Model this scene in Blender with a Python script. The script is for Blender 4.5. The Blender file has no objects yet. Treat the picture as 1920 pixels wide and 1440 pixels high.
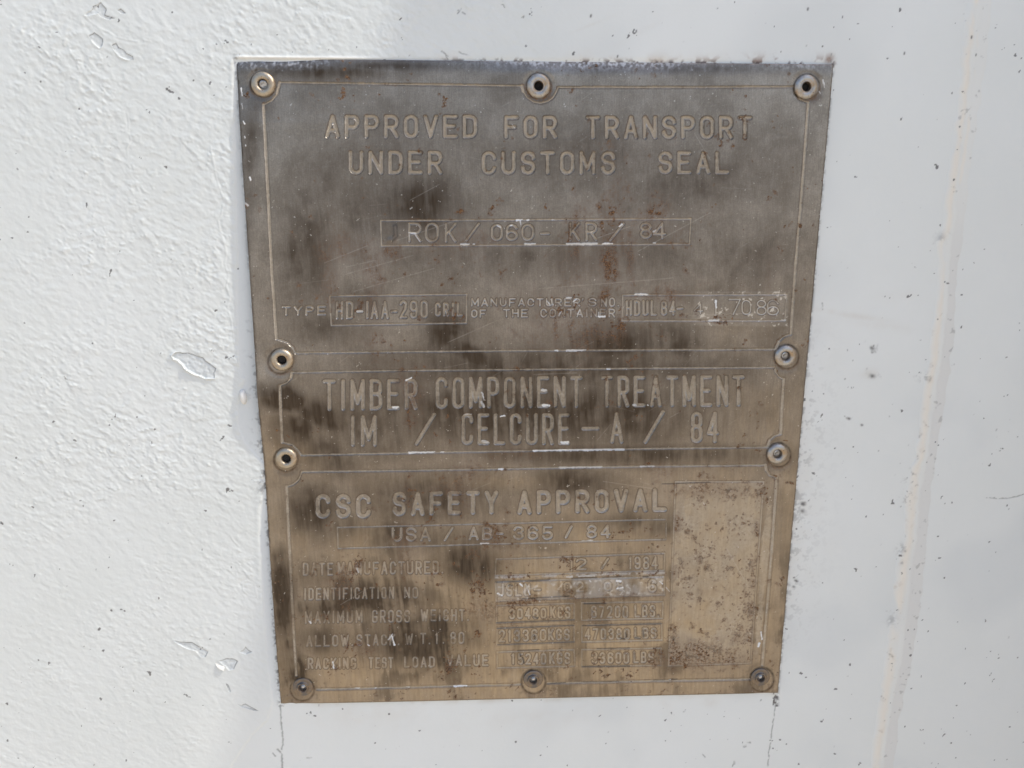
import bpy, math
import numpy as np
from mathutils import Matrix, Vector

scene = bpy.context.scene
COL = scene.collection
R_ = math.radians

# ------------------------------------------------------------------ camera
PLATE_W, PLATE_H = 250.0, 301.0            # millimetres
FPX = 1589.32                              # focal length in photo pixels (1920 wide)
_a = np.array([0.99897989, -0.00714207, 0.04458888])
_b = np.array([0.00370467, -0.97112293, -0.2385509])
_t = np.array([0.04309571, 0.04519306, 1.5620587]) * PLATE_W
_b = _b - _a * (_a @ _b); _b /= np.linalg.norm(_b); _a /= np.linalg.norm(_a)
_n = np.cross(_b, _a)                      # into the wall
ROT = np.stack([_a, _n, _b], 1)            # world (X right, Y into wall, Z up) -> camera (x right, y down, z forward)
CAM_MM = -ROT.T @ _t


def project(u, v, out=0.0):
    """plate coordinates in mm (out = towards the viewer) -> photo pixels"""
    x = ROT[0, 0] * u - ROT[0, 1] * out + ROT[0, 2] * v + _t[0]
    y = ROT[1, 0] * u - ROT[1, 1] * out + ROT[1, 2] * v + _t[1]
    z = ROT[2, 0] * u - ROT[2, 1] * out + ROT[2, 2] * v + _t[2]
    return 960 + FPX * x / z, 720 + FPX * y / z


_Hm = np.diag([FPX, FPX, 1]) @ np.stack([ROT[:, 0], ROT[:, 2], _t], 1)
_Hi = np.linalg.inv(_Hm)


def unproject(px, py):
    """photo pixel -> point of the wall plane, mm"""
    px = np.asarray(px, float) - 960; py = np.asarray(py, float) - 720
    w = _Hi[2, 0] * px + _Hi[2, 1] * py + _Hi[2, 2]
    return (_Hi[0, 0] * px + _Hi[0, 1] * py + _Hi[0, 2]) / w, (_Hi[1, 0] * px + _Hi[1, 1] * py + _Hi[1, 2]) / w


cd = bpy.data.cameras.new('camera')
cam = bpy.data.objects.new('camera', cd); COL.objects.link(cam)
cd.sensor_fit = 'HORIZONTAL'; cd.sensor_width = 36.0; cd.lens = FPX / 1920 * 36.0
cd.clip_start = 0.01; cd.clip_end = 500
m3 = ROT.T @ np.diag([1, -1, -1])
cam.matrix_world = Matrix.Translation(Vector(CAM_MM / 1000)) @ Matrix(m3.tolist()).to_4x4()
scene.camera = cam

# ------------------------------------------------------------------ sky, sun, exposure
INC = R_(81)                               # sun grazes the wall
SUN = Vector((0.60 * math.sin(INC), -math.cos(INC), 0.80 * math.sin(INC)))
world = bpy.data.worlds.new('World'); scene.world = world
world.use_nodes = True
nt = world.node_tree
bg = nt.nodes['Background']
sky = nt.nodes.new('ShaderNodeTexSky'); sky.sky_type = 'NISHITA'; sky.sun_disc = False
sky.sun_elevation = math.asin(SUN.z); sky.sun_rotation = math.atan2(SUN.x, SUN.y)
sky.air_density = 0.9; sky.dust_density = 2.0; sky.ozone_density = 0.6
nt.links.new(sky.outputs[0], bg.inputs[0]); bg.inputs[1].default_value = 0.15
sd = bpy.data.lights.new('sun', 'SUN'); sd.energy = 2.35; sd.angle = R_(0.53); sd.color = (1.0, 0.955, 0.86)
sun = bpy.data.objects.new('sun', sd); COL.objects.link(sun)
sun.rotation_euler = SUN.to_track_quat('Z', 'Y').to_euler()
sun.location = SUN * 3
scene.view_settings.view_transform = 'Standard'; scene.view_settings.look = 'None'
scene.view_settings.gamma = 1; scene.view_settings.use_curve_mapping = False
scene.view_settings.exposure = 0.58


# ------------------------------------------------------------------ numeric helpers
def lattice(x, y, seed):
    """smooth value noise in [-1, 1]"""
    rng = np.random.RandomState(seed)
    tab = rng.uniform(-1, 1, (256, 256)).astype(np.float32)
    xi = np.floor(x); yi = np.floor(y)
    fx = (x - xi).astype(np.float32); fy = (y - yi).astype(np.float32)
    xi = xi.astype(np.int64) & 255; yi = yi.astype(np.int64) & 255
    x1 = (xi + 1) & 255; y1 = (yi + 1) & 255
    fx = fx * fx * (3 - 2 * fx); fy = fy * fy * (3 - 2 * fy)
    a = tab[yi, xi]; b = tab[yi, x1]; c = tab[y1, xi]; d = tab[y1, x1]
    return (a + (b - a) * fx) * (1 - fy) + (c + (d - c) * fx) * fy


def fbm(x, y, size, seed, octs=3, gain=0.5, ang=0.6):
    out = 0; amp = 1.0; tot = 0
    for k in range(octs):
        ca, sa = math.cos(ang + 1.3 * k), math.sin(ang + 1.3 * k)
        out = out + amp * lattice((x * ca - y * sa) / size + 37.7 * k, (x * sa + y * ca) / size + 11.3 * k, seed + k)
        tot += amp; amp *= gain; size *= 0.5
    return out / tot


def sstep(a, b, x):
    t = np.clip((x - a) / (b - a), 0, 1)
    return t * t * (3 - 2 * t)


def seg_dist(px, py, a, b):
    ax, ay = a; bx, by = b
    dx, dy = bx - ax, by - ay
    L2 = dx * dx + dy * dy
    t = 0 if L2 < 1e-9 else np.clip(((px - ax) * dx + (py - ay) * dy) / L2, 0, 1)
    return np.hypot(px - ax - t * dx, py - ay - t * dy)


def poly_sdf(px, py, pts):
    """signed distance to a polygon, negative inside"""
    d = np.full(px.shape, 1e9); inside = np.zeros(px.shape, bool)
    n = len(pts)
    for i in range(n):
        a, b = pts[i], pts[(i + 1) % n]
        d = np.minimum(d, seg_dist(px, py, a, b))
        c = ((a[1] > py) != (b[1] > py))
        if a[1] != b[1]:
            inside ^= c & (px < (b[0] - a[0]) * (py - a[1]) / (b[1] - a[1]) + a[0])
    return np.where(inside, -d, d)


def window(us, vs, pts, pad):
    """index window of a grid round a set of pixels"""
    p = np.array(pts, float)
    x0, y0 = p.min(0) - pad; x1, y1 = p.max(0) + pad
    cu, cv = unproject([x0, x1, x1, x0], [y0, y0, y1, y1])
    i0 = max(0, np.searchsorted(us, cu.min()) - 1); i1 = min(len(us), np.searchsorted(us, cu.max()) + 2)
    j0 = max(0, np.searchsorted(vs, cv.min()) - 1); j1 = min(len(vs), np.searchsorted(vs, cv.max()) + 2)
    return slice(j0, j1), slice(i0, i1)


def blob(px, py, cx, cy, rx, ry, ang=0, warp=None, k=0.5):
    ca, sa = math.cos(R_(ang)), math.sin(R_(ang))
    dx, dy = px - cx, py - cy
    q = ((dx * ca + dy * sa) / rx) ** 2 + ((-dx * sa + dy * ca) / ry) ** 2
    if warp is not None:
        q = q * (1 + k * warp) + 0.35 * k * warp
    return np.exp(-np.clip(q, 0, 30))


def mesh_object(name, co, faces, mat, parent=None, attrs=None, smooth=True):
    me = bpy.data.meshes.new(name)
    n, f = len(co), len(faces)
    k = faces.shape[1]
    me.vertices.add(n); me.vertices.foreach_set('co', np.ascontiguousarray(co, np.float32).ravel())
    me.loops.add(f * k); me.loops.foreach_set('vertex_index', np.ascontiguousarray(faces, np.int32).ravel())
    me.polygons.add(f); me.polygons.foreach_set('loop_start', np.arange(0, f * k, k, dtype=np.int32))
    me.update(calc_edges=True)
    if smooth:
        me.polygons.foreach_set('use_smooth', np.ones(f, bool))
    for an, arr in (attrs or {}).items():
        at = me.attributes.new(an, 'FLOAT_COLOR', 'POINT')
        at.data.foreach_set('color', np.ascontiguousarray(arr, np.float32).ravel())
    me.materials.append(mat)
    o = bpy.data.objects.new(name, me); COL.objects.link(o)
    if parent is not None:
        o.parent = parent
    return o


def grid_faces(nv, nu):
    j, i = np.mgrid[0:nv - 1, 0:nu - 1]
    a = (j * nu + i)
    return np.stack([a, a + 1, a + 1 + nu, a + nu], -1).reshape(-1, 4)


def take(co, faces, attrs):
    used, inv = np.unique(faces.ravel(), return_inverse=True)
    return co[used], inv.reshape(faces.shape), {k: v[used] for k, v in attrs.items()}


def tag(o, label, cat, group=None):
    o['label'] = label; o['category'] = cat
    if group:
        o['group'] = group


# ------------------------------------------------------------------ node helpers
class Mat:
    def __init__(s, name):
        s.m = bpy.data.materials.new(name); s.m.use_nodes = True
        s.t = s.m.node_tree; s.p = s.t.nodes['Principled BSDF']

    def n(s, typ, **kw):
        nd = s.t.nodes.new(typ)
        for k, v in kw.items():
            setattr(nd, k, v)
        return nd

    def put(s, sock, val):
        if isinstance(val, bpy.types.NodeSocket):
            s.t.links.new(val, sock)
        elif isinstance(val, (tuple, list)) and len(val) == 3 and sock.type == 'RGBA':
            sock.default_value = (*val, 1)
        else:
            sock.default_value = val

    def math(s, op, a, b=0.0, clamp=False):
        nd = s.n('ShaderNodeMath', operation=op, use_clamp=clamp)
        s.put(nd.inputs[0], a); s.put(nd.inputs[1], b)
        return nd.outputs[0]

    def mix(s, fac, a, b):
        nd = s.n('ShaderNodeMix', data_type='RGBA')
        s.put(nd.inputs[0], fac); s.put(nd.inputs[6], a); s.put(nd.inputs[7], b)
        return nd.outputs[2]

    def mixf(s, fac, a, b):
        nd = s.n('ShaderNodeMix', data_type='FLOAT')
        s.put(nd.inputs[0], fac); s.put(nd.inputs[2], a); s.put(nd.inputs[3], b)
        return nd.outputs[0]

    def ramp(s, fac, lo, hi):
        nd = s.n('ShaderNodeMapRange', interpolation_type='SMOOTHSTEP')
        s.put(nd.inputs[0], fac); nd.inputs[1].default_value = lo; nd.inputs[2].default_value = hi
        return nd.outputs[0]

    def attr(s, name):
        a = s.n('ShaderNodeAttribute', attribute_name=name)
        sp = s.n('ShaderNodeSeparateColor'); s.t.links.new(a.outputs['Color'], sp.inputs[0])
        return sp.outputs[0], sp.outputs[1], sp.outputs[2], a.outputs['Alpha']

    def coords(s, scale=(1, 1, 1), rot=(0, 0, 0)):
        if not hasattr(s, 'tc'):
            s.tc = s.n('ShaderNodeTexCoord')
        mp = s.n('ShaderNodeMapping'); s.t.links.new(s.tc.outputs['Object'], mp.inputs[0])
        mp.inputs['Scale'].default_value = scale; mp.inputs['Rotation'].default_value = rot
        return mp.outputs[0]

    def noise(s, vec, scale, detail=3, rough=0.55, dist=0.0):
        nd = s.n('ShaderNodeTexNoise')
        s.t.links.new(vec, nd.inputs['Vector'])
        nd.inputs['Scale'].default_value = scale; nd.inputs['Detail'].default_value = detail
        nd.inputs['Roughness'].default_value = rough; nd.inputs['Distortion'].default_value = dist
        return nd.outputs['Fac']

    def bump(s, height, strength, dist, normal=None):
        nd = s.n('ShaderNodeBump'); s.put(nd.inputs['Height'], height)
        nd.inputs['Strength'].default_value = strength; nd.inputs['Distance'].default_value = dist
        if normal is not None:
            s.t.links.new(normal, nd.inputs['Normal'])
        return nd.outputs[0]

    def set(s, **kw):
        for k, v in kw.items():
            s.put(s.p.inputs[k.replace('_', ' ')], v)


# ------------------------------------------------------------------ materials
def wall_material():
    """white container paint: m1 = (grey primer shows, dark dirt and painted chip-edge shade, rust), m2 = (cream sealant, cool grey band, warm soiling)"""
    M = Mat('white_container_paint')
    prim, dirt_shade, rust, thick = M.attr('m1'); cream, band, soil, _ = M.attr('m2')
    v = M.coords()
    n1 = M.noise(v, 14, 4); n2 = M.noise(v, 900, 2); n3 = M.noise(v, 90, 3)
    c = M.mix(M.ramp(n1, 0.35, 0.7), (0.785, 0.805, 0.78), (0.805, 0.825, 0.805))
    c = M.mix(thick, c, M.mix(M.ramp(n1, 0.35, 0.7), (0.70, 0.725, 0.705), (0.73, 0.755, 0.74)))
    c = M.mix(M.math('MULTIPLY', prim, M.mixf(n3, 0.85, 1.0)), c, (0.62, 0.65, 0.655))
    c = M.mix(band, c, (0.715, 0.725, 0.71))
    c = M.mix(cream, c, (0.85, 0.81, 0.725))
    c = M.mix(M.math('MULTIPLY', soil, M.ramp(n3, 0.25, 0.75)), c, (0.58, 0.50, 0.40))
    c = M.mix(M.math('MULTIPLY', rust, M.mixf(n2, 0.7, 1.0)), c, (0.20, 0.085, 0.035))
    c = M.mix(dirt_shade, c, (0.055, 0.048, 0.05))
    b = M.bump(n2, 0.25, 0.0002)
    M.set(Base_Color=c, Roughness=M.mixf(prim, M.mixf(n3, 0.3, 0.46), 0.7), Normal=b)
    return M.m


def plate_material():
    """worn stainless: m1 = (rust, white paint, dark tarnish, painted reflections and edge shade), m2 = (dust in the engraving, tan deposit and painted ground reflection, grey scour and painted dent gleam), alpha of m1 = bright scratch and painted sheen"""
    M = Mat('worn_engraved_steel')
    rust, paint, dark, scr_sheen = M.attr('m1'); dust, tan, grey, soot = M.attr('m2')
    v = M.coords()
    vs = M.coords((2600, 1, 170), (0, R_(-8), 0))          # brushed grain, close to vertical
    vs2 = M.coords((800, 1, 90), (0, R_(16), 0))
    g1 = M.noise(vs, 1, 3, 0.6); g2 = M.noise(vs2, 1, 3, 0.6)
    n1 = M.noise(v, 60, 5, 0.6, 0.3); n2 = M.noise(v, 700, 4, 0.65); n3 = M.noise(v, 1800, 2)
    c = M.mix(M.ramp(n1, 0.3, 0.72), (0.24, 0.212, 0.182), (0.37, 0.335, 0.295))  # base darkened to stand in for dark reflected surroundings
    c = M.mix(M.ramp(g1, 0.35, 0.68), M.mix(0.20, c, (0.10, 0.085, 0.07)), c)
    c = M.mix(M.math('MULTIPLY', M.ramp(g2, 0.5, 0.75), 0.09), c, (0.46, 0.43, 0.38))
    c = M.mix(grey, c, (0.46, 0.44, 0.41))
    c = M.mix(M.math('MULTIPLY', M.ramp(n3, 0.38, 0.62), 0.22), c, (0.12, 0.10, 0.08))
    c = M.mix(M.math('MULTIPLY', M.ramp(n2, 0.52, 0.7), 0.22), c, (0.46, 0.42, 0.36))
    tn = M.math('MULTIPLY', tan, M.mixf(M.ramp(n2, 0.25, 0.6), 0.8, 1.0), True)
    c = M.mix(tn, c, M.mix(M.ramp(g2, 0.3, 0.7), (0.41, 0.31, 0.195), (0.49, 0.38, 0.245)))
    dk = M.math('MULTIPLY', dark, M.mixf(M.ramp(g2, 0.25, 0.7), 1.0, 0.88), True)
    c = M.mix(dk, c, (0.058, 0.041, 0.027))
    du = M.math('MULTIPLY', dust, M.mixf(M.ramp(n2, 0.35, 0.65), 0.55, 1.0), True)
    c = M.mix(du, c, (0.57, 0.49, 0.38))
    rs = M.math('MULTIPLY', rust, M.mixf(M.ramp(n2, 0.38, 0.6), 0.25, 1.15), True)
    c = M.mix(rs, c, M.mix(M.ramp(n3, 0.35, 0.7), (0.066, 0.030, 0.014), (0.24, 0.120, 0.045)))
    c = M.mix(M.math('MULTIPLY', soot, 0.9), c, (0.035, 0.026, 0.02))
    c = M.mix(scr_sheen, c, (0.80, 0.77, 0.72))
    c = M.mix(paint, c, (0.80, 0.80, 0.79))
    non = M.math('ADD', M.math('MULTIPLY', du, 0.75), M.math('MULTIPLY', rs, 0.9))
    non = M.math('ADD', non, M.math('MULTIPLY', tn, 0.35)); non = M.math('ADD', non, paint, True)
    non = M.math('ADD', non, M.math('MULTIPLY', soot, 0.8), True)
    metal = M.math('MULTIPLY', M.math('SUBTRACT', 1.0, non, True), 0.82)
    rough = M.mixf(M.ramp(g1, 0.3, 0.7), 0.42, 0.33)
    rough = M.mixf(dark, rough, 0.5); rough = M.mixf(non, rough, 0.8); rough = M.mixf(scr_sheen, rough, 0.3)
    h = M.math('ADD', M.math('MULTIPLY', g1, 0.6), M.math('MULTIPLY', n3, 0.4))
    b = M.bump(h, 0.35, 0.00012)
    b = M.bump(n2, 0.12, 0.0004, b)
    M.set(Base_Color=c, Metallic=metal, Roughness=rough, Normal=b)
    return M.m


def rivet_material(name, tint, warm):
    M = Mat(name)
    v = M.coords()
    n1 = M.noise(v, 260, 4, 0.6); n2 = M.noise(v, 1500, 3)
    geo = M.n('ShaderNodeNewGeometry')
    c = M.mix(M.ramp(n1, 0.35, 0.7), tint, warm)
    c = M.mix(M.ramp(n2, 0.62, 0.75), c, (0.14, 0.075, 0.04))
    sx = M.n('ShaderNodeSeparateXYZ'); M.t.links.new(v, sx.inputs[0])
    rad = M.math('SQRT', M.math('ADD', M.math('POWER', sx.outputs[0], 2), M.math('POWER', sx.outputs[2], 2)))
    rad = M.math('ADD', rad, M.math('MULTIPLY', M.math('SUBTRACT', n1, 0.5), 0.0016))
    rim = M.math('MAXIMUM', M.ramp(rad, 0.0045, 0.0051), M.ramp(rad, 0.00235, 0.0017))
    c = M.mix(M.math('MULTIPLY', rim, 0.85), c, (0.075, 0.045, 0.026))
    M.set(Base_Color=c, Metallic=M.mixf(rim, 0.85, 0.3), Roughness=M.mixf(n1, 0.34, 0.55), Normal=M.bump(n2, 0.3, 0.0003))
    return M.m


def plain_material(name, col, rough, metal=0.0, var=0.25, scale=40, bump=0.2):
    M = Mat(name)
    v = M.coords()
    n1 = M.noise(v, scale, 5, 0.6)
    lo = tuple(x * (1 - var) for x in col); hi = tuple(min(1, x * (1 + var)) for x in col)
    M.set(Base_Color=M.mix(M.ramp(n1, 0.3, 0.7), lo, hi), Roughness=rough, Metallic=metal,
          Normal=M.bump(n1, bump, 0.2 / scale))
    return M.m


WALL = wall_material(); STEEL = plate_material()
RIVET_GOLD = rivet_material('sun_tinted_rivet_steel', (0.46, 0.415, 0.34), (0.42, 0.325, 0.225))  # golden tint paints in the sunlight on the left rivets
RIVET_GREY = rivet_material('dull_rivet_steel', (0.46, 0.455, 0.44), (0.40, 0.29, 0.18))
RIVET_DARK = rivet_material('dark_rivet_steel', (0.16, 0.155, 0.155), (0.30, 0.225, 0.15))
PIN = plain_material('rivet_pin_steel', (0.42, 0.43, 0.45), 0.35, 0.9, 0.4, 900)
PIN_BLACK = plain_material('hole_shade_pin', (0.012, 0.010, 0.009), 0.8, 0.0, 0.3, 900)  # near-black tone paints the darkness inside the rivet holes
PAINT = plain_material('loose_white_paint', (0.80, 0.785, 0.74), 0.42, 0, 0.04, 300)
GROUND = plain_material('dry_sandy_ground', (0.565, 0.475, 0.355), 0.95, 0, 0.3, 3.0)
SHADE_WOOD = plain_material('shade_sheet_wood', (0.42, 0.35, 0.26), 0.8, 0, 0.25, 6.0)

# ------------------------------------------------------------------ the ground and an unseen sheet added to shade the plate
gs = 120.0
g_co = np.array([(-gs, -gs, -1.3), (gs, -gs, -1.3), (gs, gs, -1.3), (-gs, gs, -1.3)])
ground = mesh_object('ground', g_co, np.array([[0, 1, 2, 3]]), GROUND, smooth=False)
ground['kind'] = 'structure'


def box(name, lo, hi, mat, parent=None, bevel=0.0):
    lo = np.array(lo); hi = np.array(hi)
    co = np.array([[(lo, hi)[(k >> a) & 1][a] for a in range(3)] for k in range(8)])
    f = np.array([[0, 2, 3, 1], [4, 5, 7, 6], [0, 1, 5, 4], [2, 6, 7, 3], [0, 4, 6, 2], [1, 3, 7, 5]])
    o = mesh_object(name, co, f, mat, parent, smooth=False)
    if bevel:
        md = o.modifiers.new('bevel', 'BEVEL'); md.width = bevel; md.segments = 2
    return o


# its left edge throws the soft shadow edge that crosses the plate
(e0, e1), (z0, z1) = unproject([900, 610], [100, 1250])
_k = math.tan(INC) * 0.6; _kz = math.tan(INC) * 0.8
_s = (e0 - e1) / (z0 - z1)
SHEET_LEAN = _s / (_k - _s * _kz)                      # run over rise
SHEET_TOP = 1.75                                       # height at which it touches the wall
_d = SHEET_LEAN * (SHEET_TOP - z0 / 1000) / (1 + SHEET_LEAN * _kz)
_d = _d if _d > 0 else 0.1
SHEET_X = e0 / 1000 + _k * _d
sl = (SHEET_TOP + 1.3) / math.cos(math.atan(SHEET_LEAN))
sheet = box('added_shade_sheet', (0, -0.006, -sl), (0.62, 0.006, 0), SHADE_WOOD, bevel=0.002)
sheet.location = (SHEET_X, -0.012, SHEET_TOP)
sheet.rotation_euler = (-math.atan(SHEET_LEAN), 0, 0)
tag(sheet, 'unseen plywood sheet added to shade the plate, leaning on the container wall', 'shade blocker')

# ------------------------------------------------------------------ outline data measured on the photograph (pixels)
PAINT_EDGE = [(438, 60), (437, 110), (438, 190), (441, 300), (443, 400), (446, 470), (444, 550), (446, 650), (449, 690), (459, 712),
              (449, 735), (444, 770), (448, 805), (462, 833), (478, 852), (494, 868), (495, 905), (487, 960), (486, 1010), (490, 1060),
              (496, 1150), (503, 1250), (512, 1318), (500, 1350), (470, 1380), (430, 1440), (400, 1540)]
PLATE_LEFT = [(443, 110), (527, 1318)]
Z7 = lambda pts: [(x / 3.2, y / 3.2) for x, y in pts]
Z1 = lambda pts: [(x / 3.2, 400 + y / 3.2) for x, y in pts]
Z2 = lambda pts: [(x / 2.44, 850 + y / 2.44) for x, y in pts]
CHIPS = [
    Z7([(508, 92), (530, 70), (548, 66), (560, 40), (585, 30), (605, 14), (618, 32), (640, 55), (632, 92), (690, 108), (650, 118), (612, 100), (590, 78), (560, 88), (535, 95)]),
    Z7([(705, 62), (725, 52), (742, 66), (757, 82), (730, 80)]),
    Z7([(535, 215), (570, 196), (596, 216), (620, 238), (616, 270), (600, 290), (566, 262)]),
    Z7([(672, 272), (697, 260), (712, 285), (742, 300), (760, 322), (797, 338), (802, 362), (760, 356), (720, 340), (690, 305)]),
    Z1([(1033, 852), (1055, 836), (1078, 832), (1100, 838), (1130, 836), (1170, 850), (1220, 866), (1236, 884), (1262, 902), (1297, 930), (1285, 960), (1288, 988), (1240, 992), (1200, 975), (1170, 965), (1120, 935), (1096, 905), (1066, 880), (1045, 872)]),
    Z2([(795, 855), (830, 862), (880, 864), (920, 888), (952, 906), (942, 930), (920, 930), (895, 900), (860, 892), (835, 880)]),
    Z2([(1095, 906), (1112, 900), (1123, 884), (1136, 898), (1152, 906), (1122, 918)]),
    Z2([(1002, 948), (1040, 937), (1070, 940), (1087, 948), (1072, 985), (1050, 992), (1030, 972)]),
    Z2([(1085, 1146), (1104, 1152), (1122, 1144), (1150, 1160), (1182, 1176), (1160, 1174), (1128, 1164), (1110, 1160)]),
    Z2([(1035, 1052), (1046, 1060), (1058, 1092), (1046, 1086)]),
]
CHIP_LIP = [0.05, 0.03, 0.08, 0.1, 0.8, 0.1, 0.1, 0.1, 0.05, 0.05]
CRACKS = [   # hairline paint cracks, with lifted edges
    Z7([(780, 625), (785, 608), (805, 600), (825, 604), (860, 632), (890, 650), (930, 655), (965, 672), (1000, 700), (1008, 720)]),
    Z7([(1020, 600), (1040, 575), (1070, 562), (1090, 564)]),
    Z7([(510, 95), (545, 130), (590, 165), (650, 190), (700, 222), (760, 240), (830, 250)]),
    Z7([(690, 305), (720, 345), (770, 362)]),
    Z7([(765, 680), (775, 740), (772, 800), (790, 840), (762, 890), (770, 940)]),
    Z7([(1265, 880), (1280, 960), (1295, 1050), (1320, 1130), (1345, 1200), (1330, 1290), (1310, 1320), (1325, 1400)]),
    Z1([(1330, 120), (1345, 170), (1360, 240), (1350, 300), (1370, 370), (1362, 440), (1380, 500), (1365, 560), (1385, 620), (1398, 700), (1410, 780), (1422, 860), (1430, 930)]),
    Z2([(1060, 385), (1080, 410), (1095, 425)]),
    Z2([(1105, 600), (1125, 584), (1160, 590), (1170, 620), (1178, 660), (1140, 650), (1115, 625), (1110, 595)]),
]
DARK_CRACKS = [   # open joints of the smooth patch below the plate, and fibres
    ([(525, 1322), (527, 1345), (529, 1372), (531, 1395), (528, 1405)], 1.2),
    ([(520, 1405), (527, 1412), (529, 1425), (530, 1445), (531, 1480), (532, 1560)], 1.3),
    ([(1457, 1299), (1453, 1330), (1449, 1360), (1444, 1395), (1439, 1440), (1432, 1520)], 0.9),
    ([(1849, 933), (1870, 935), (1890, 934), (1907, 931), (1922, 926)], 0.8),
    ([(860, 145 - 48), (866, 101), (874, 103), (880, 103)], 0.9),
    ([(828, 97), (834, 101), (840, 105)], 0.9), ([(836, 104), (840, 112)], 0.7),
    ([(858, 20), (864, 17), (858, 26)], 0.8), ([(866, 24), (872, 27)], 0.8),
    ([(936, 7), (944, 9), (947, 14)], 0.9), ([(978, 33), (982, 31), (981, 34)], 0.8),
    ([(575, 1421), (583, 1421)], 1.0), ([(512, 1412), (516, 1418)], 1.0),
    ([(1634, 655), (1638, 648), (1641, 661)], 1.1), ([(1541, 568), (1542, 580)], 0.9),
    ([(1374, 1437), (1376, 1425), (1378, 1433)], 1.0), ([(1394, 1399), (1398, 1396), (1399, 1400), (1395, 1401)], 0.9),
    ([(1400, 1392), (1407, 1393)], 1.0), ([(1315, 1412), (1322, 1420)], 0.8),
    ([(1667, 1243), (1672, 1248), (1670, 1256)], 0.8),
]
SEAM_L = [(1822, -90), (1815, 0), (1806, 70), (1801, 130), (1796, 190), (1790, 235), (1782, 290), (1776, 340), (1769, 425), (1758, 452), (1756, 560),
          (1748, 620), (1742, 672), (1731, 716), (1724, 795), (1717, 862), (1708, 880), (1697, 945), (1695, 1010), (1684, 1050), (1671, 1150),
          (1662, 1230), (1650, 1310), (1634, 1420), (1624, 1540)]
SEAM_R = [(1872, -90), (1862, 0), (1852, 70), (1842, 150), (1832, 230), (1822, 300), (1814, 360), (1802, 458), (1790, 577), (1781, 696), (1767, 775), (1755, 854),
          (1748, 900), (1741, 975), (1729, 1090), (1721, 1160), (1706, 1250), (1695, 1300), (1680, 1400), (1664, 1540)]


def path_x(path, y):
    p = np.array(path, float)
    return np.interp(y, p[:, 1], p[:, 0])


# ------------------------------------------------------------------ container wall
wu, wv = unproject([-70, 1990, 1990, -70], [-70, -70, 1510, 1510])
STEP = 0.33
fu = np.arange(wu.min(), wu.max(), STEP); fv = np.arange(wv.min(), wv.max(), STEP)
out_u = np.array([2, 6, 15, 40, 100, 300, 800, 2200.0])
us = np.concatenate([fu[0] - out_u[::-1], fu, fu[-1] + out_u])
lo_v = np.array([2, 6, 15, 40, 100, 300, 600, -fv[0] * -1 + 1300.0]); lo_v[-1] = 1300 + fv[0]
hi_v = np.array([2, 6, 15, 40, 100, 300, 700, 1300.0])
vs = np.concatenate([fv[0] - lo_v[::-1], fv, fv[-1] + hi_v])
U, V = np.meshgrid(us, vs)
PX, PY = project(U, V)
ok = (ROT[2, 0] * U + ROT[2, 2] * V + _t[2]) > 100
PX = np.where(ok, np.clip(PX, -400, 2400), -400.0); PY = np.where(ok, np.clip(PY, -400, 1900), 1900.0)
U = U.astype(np.float32); V = V.astype(np.float32); PX = PX.astype(np.float32); PY = PY.astype(np.float32)

n_big = fbm(U, V, 60, 11, 3); n_mid = fbm(U, V, 14, 21, 3); n_edge = fbm(U, V, 3.0, 31, 3); n_fine = fbm(U, V, 1.1, 41, 2)
# the thick sprayed coat: left of its ragged edge, and above the plate
edge = path_x(PAINT_EDGE, PY) + 2.2 * n_edge
above = sstep(118, 106, PY)
coat = np.maximum(sstep(3.5, -2.5, PX - edge), above * (1 - sstep(1150, 1500, PX)))
bare = sstep(1160, 1340, PX) * above
tex = coat * (1 - 0.9 * sstep(800, 1150, PX + 60 * n_mid)) * (1 - 0.65 * sstep(0, 1, sstep(1250, 1400, PY) * sstep(330, 500, PX)))
tex = tex * np.clip(0.78 + 0.55 * n_big + 0.35 * n_mid, 0.3, 1.3) * (1 - 0.3 * sstep(750, 1300, PY)) * (0.65 + 0.35 * sstep(0, 140, PX))
ang = 0.55
ca, sa = math.cos(ang), math.sin(ang)
A_ = U * ca - V * sa; B_ = U * sa + V * ca
wx = 1.0 * n_mid
peel = fbm(A_ + 1.2 * wx, B_ * 1.6, 2.9, 51, 2, 0.5)
pim = fbm(A_ * 0.9 + 9, B_ * 1.35, 1.7, 61, 2, 0.5)
pim = np.clip(pim - 0.12, 0, 1) ** 1.2 * (0.45 + 0.9 * sstep(-0.4, 0.5, n_mid + 0.5 * n_big))   # small hard pimples in patches
dimple = np.clip(fbm(A_ + wx, B_ * 1.3, 2.4, 71, 2) - 0.25, 0, 1)
h = 0.30 * coat + tex * (0.18 * peel + 0.22 * pim - 0.18 * dimple + 0.13 * n_mid) + 0.02 * n_fine * (1 - coat) + 0.06 * n_big
h = h + 0.10 * np.exp(-((PX - edge + 5) / 4.0) ** 2) * (1 - above) * sstep(60, 130, PY) * sstep(1360, 1300, PY) * (0.7 + 0.6 * n_edge)
# soft spray mist on the smooth side
h = h + 0.015 * fbm(U, V, 2.0, 81, 2) * (1 - coat)

prim = 0.55 * (1 - coat) * sstep(560, 520, PX) * sstep(1330, 1300, PY) * sstep(90, 120, PY)
prim = prim + 0.30 * sstep(900, 1050, PX) * sstep(0.0, 0.4, n_big)
dirt_shade = np.zeros_like(PX); rust = np.zeros_like(PX); soil = np.zeros_like(PX); cream = np.zeros_like(PX); band = np.zeros_like(PX)
lab = np.where((coat > 0.5) & (PX < 1250), 1, 0).astype(np.int16)

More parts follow.
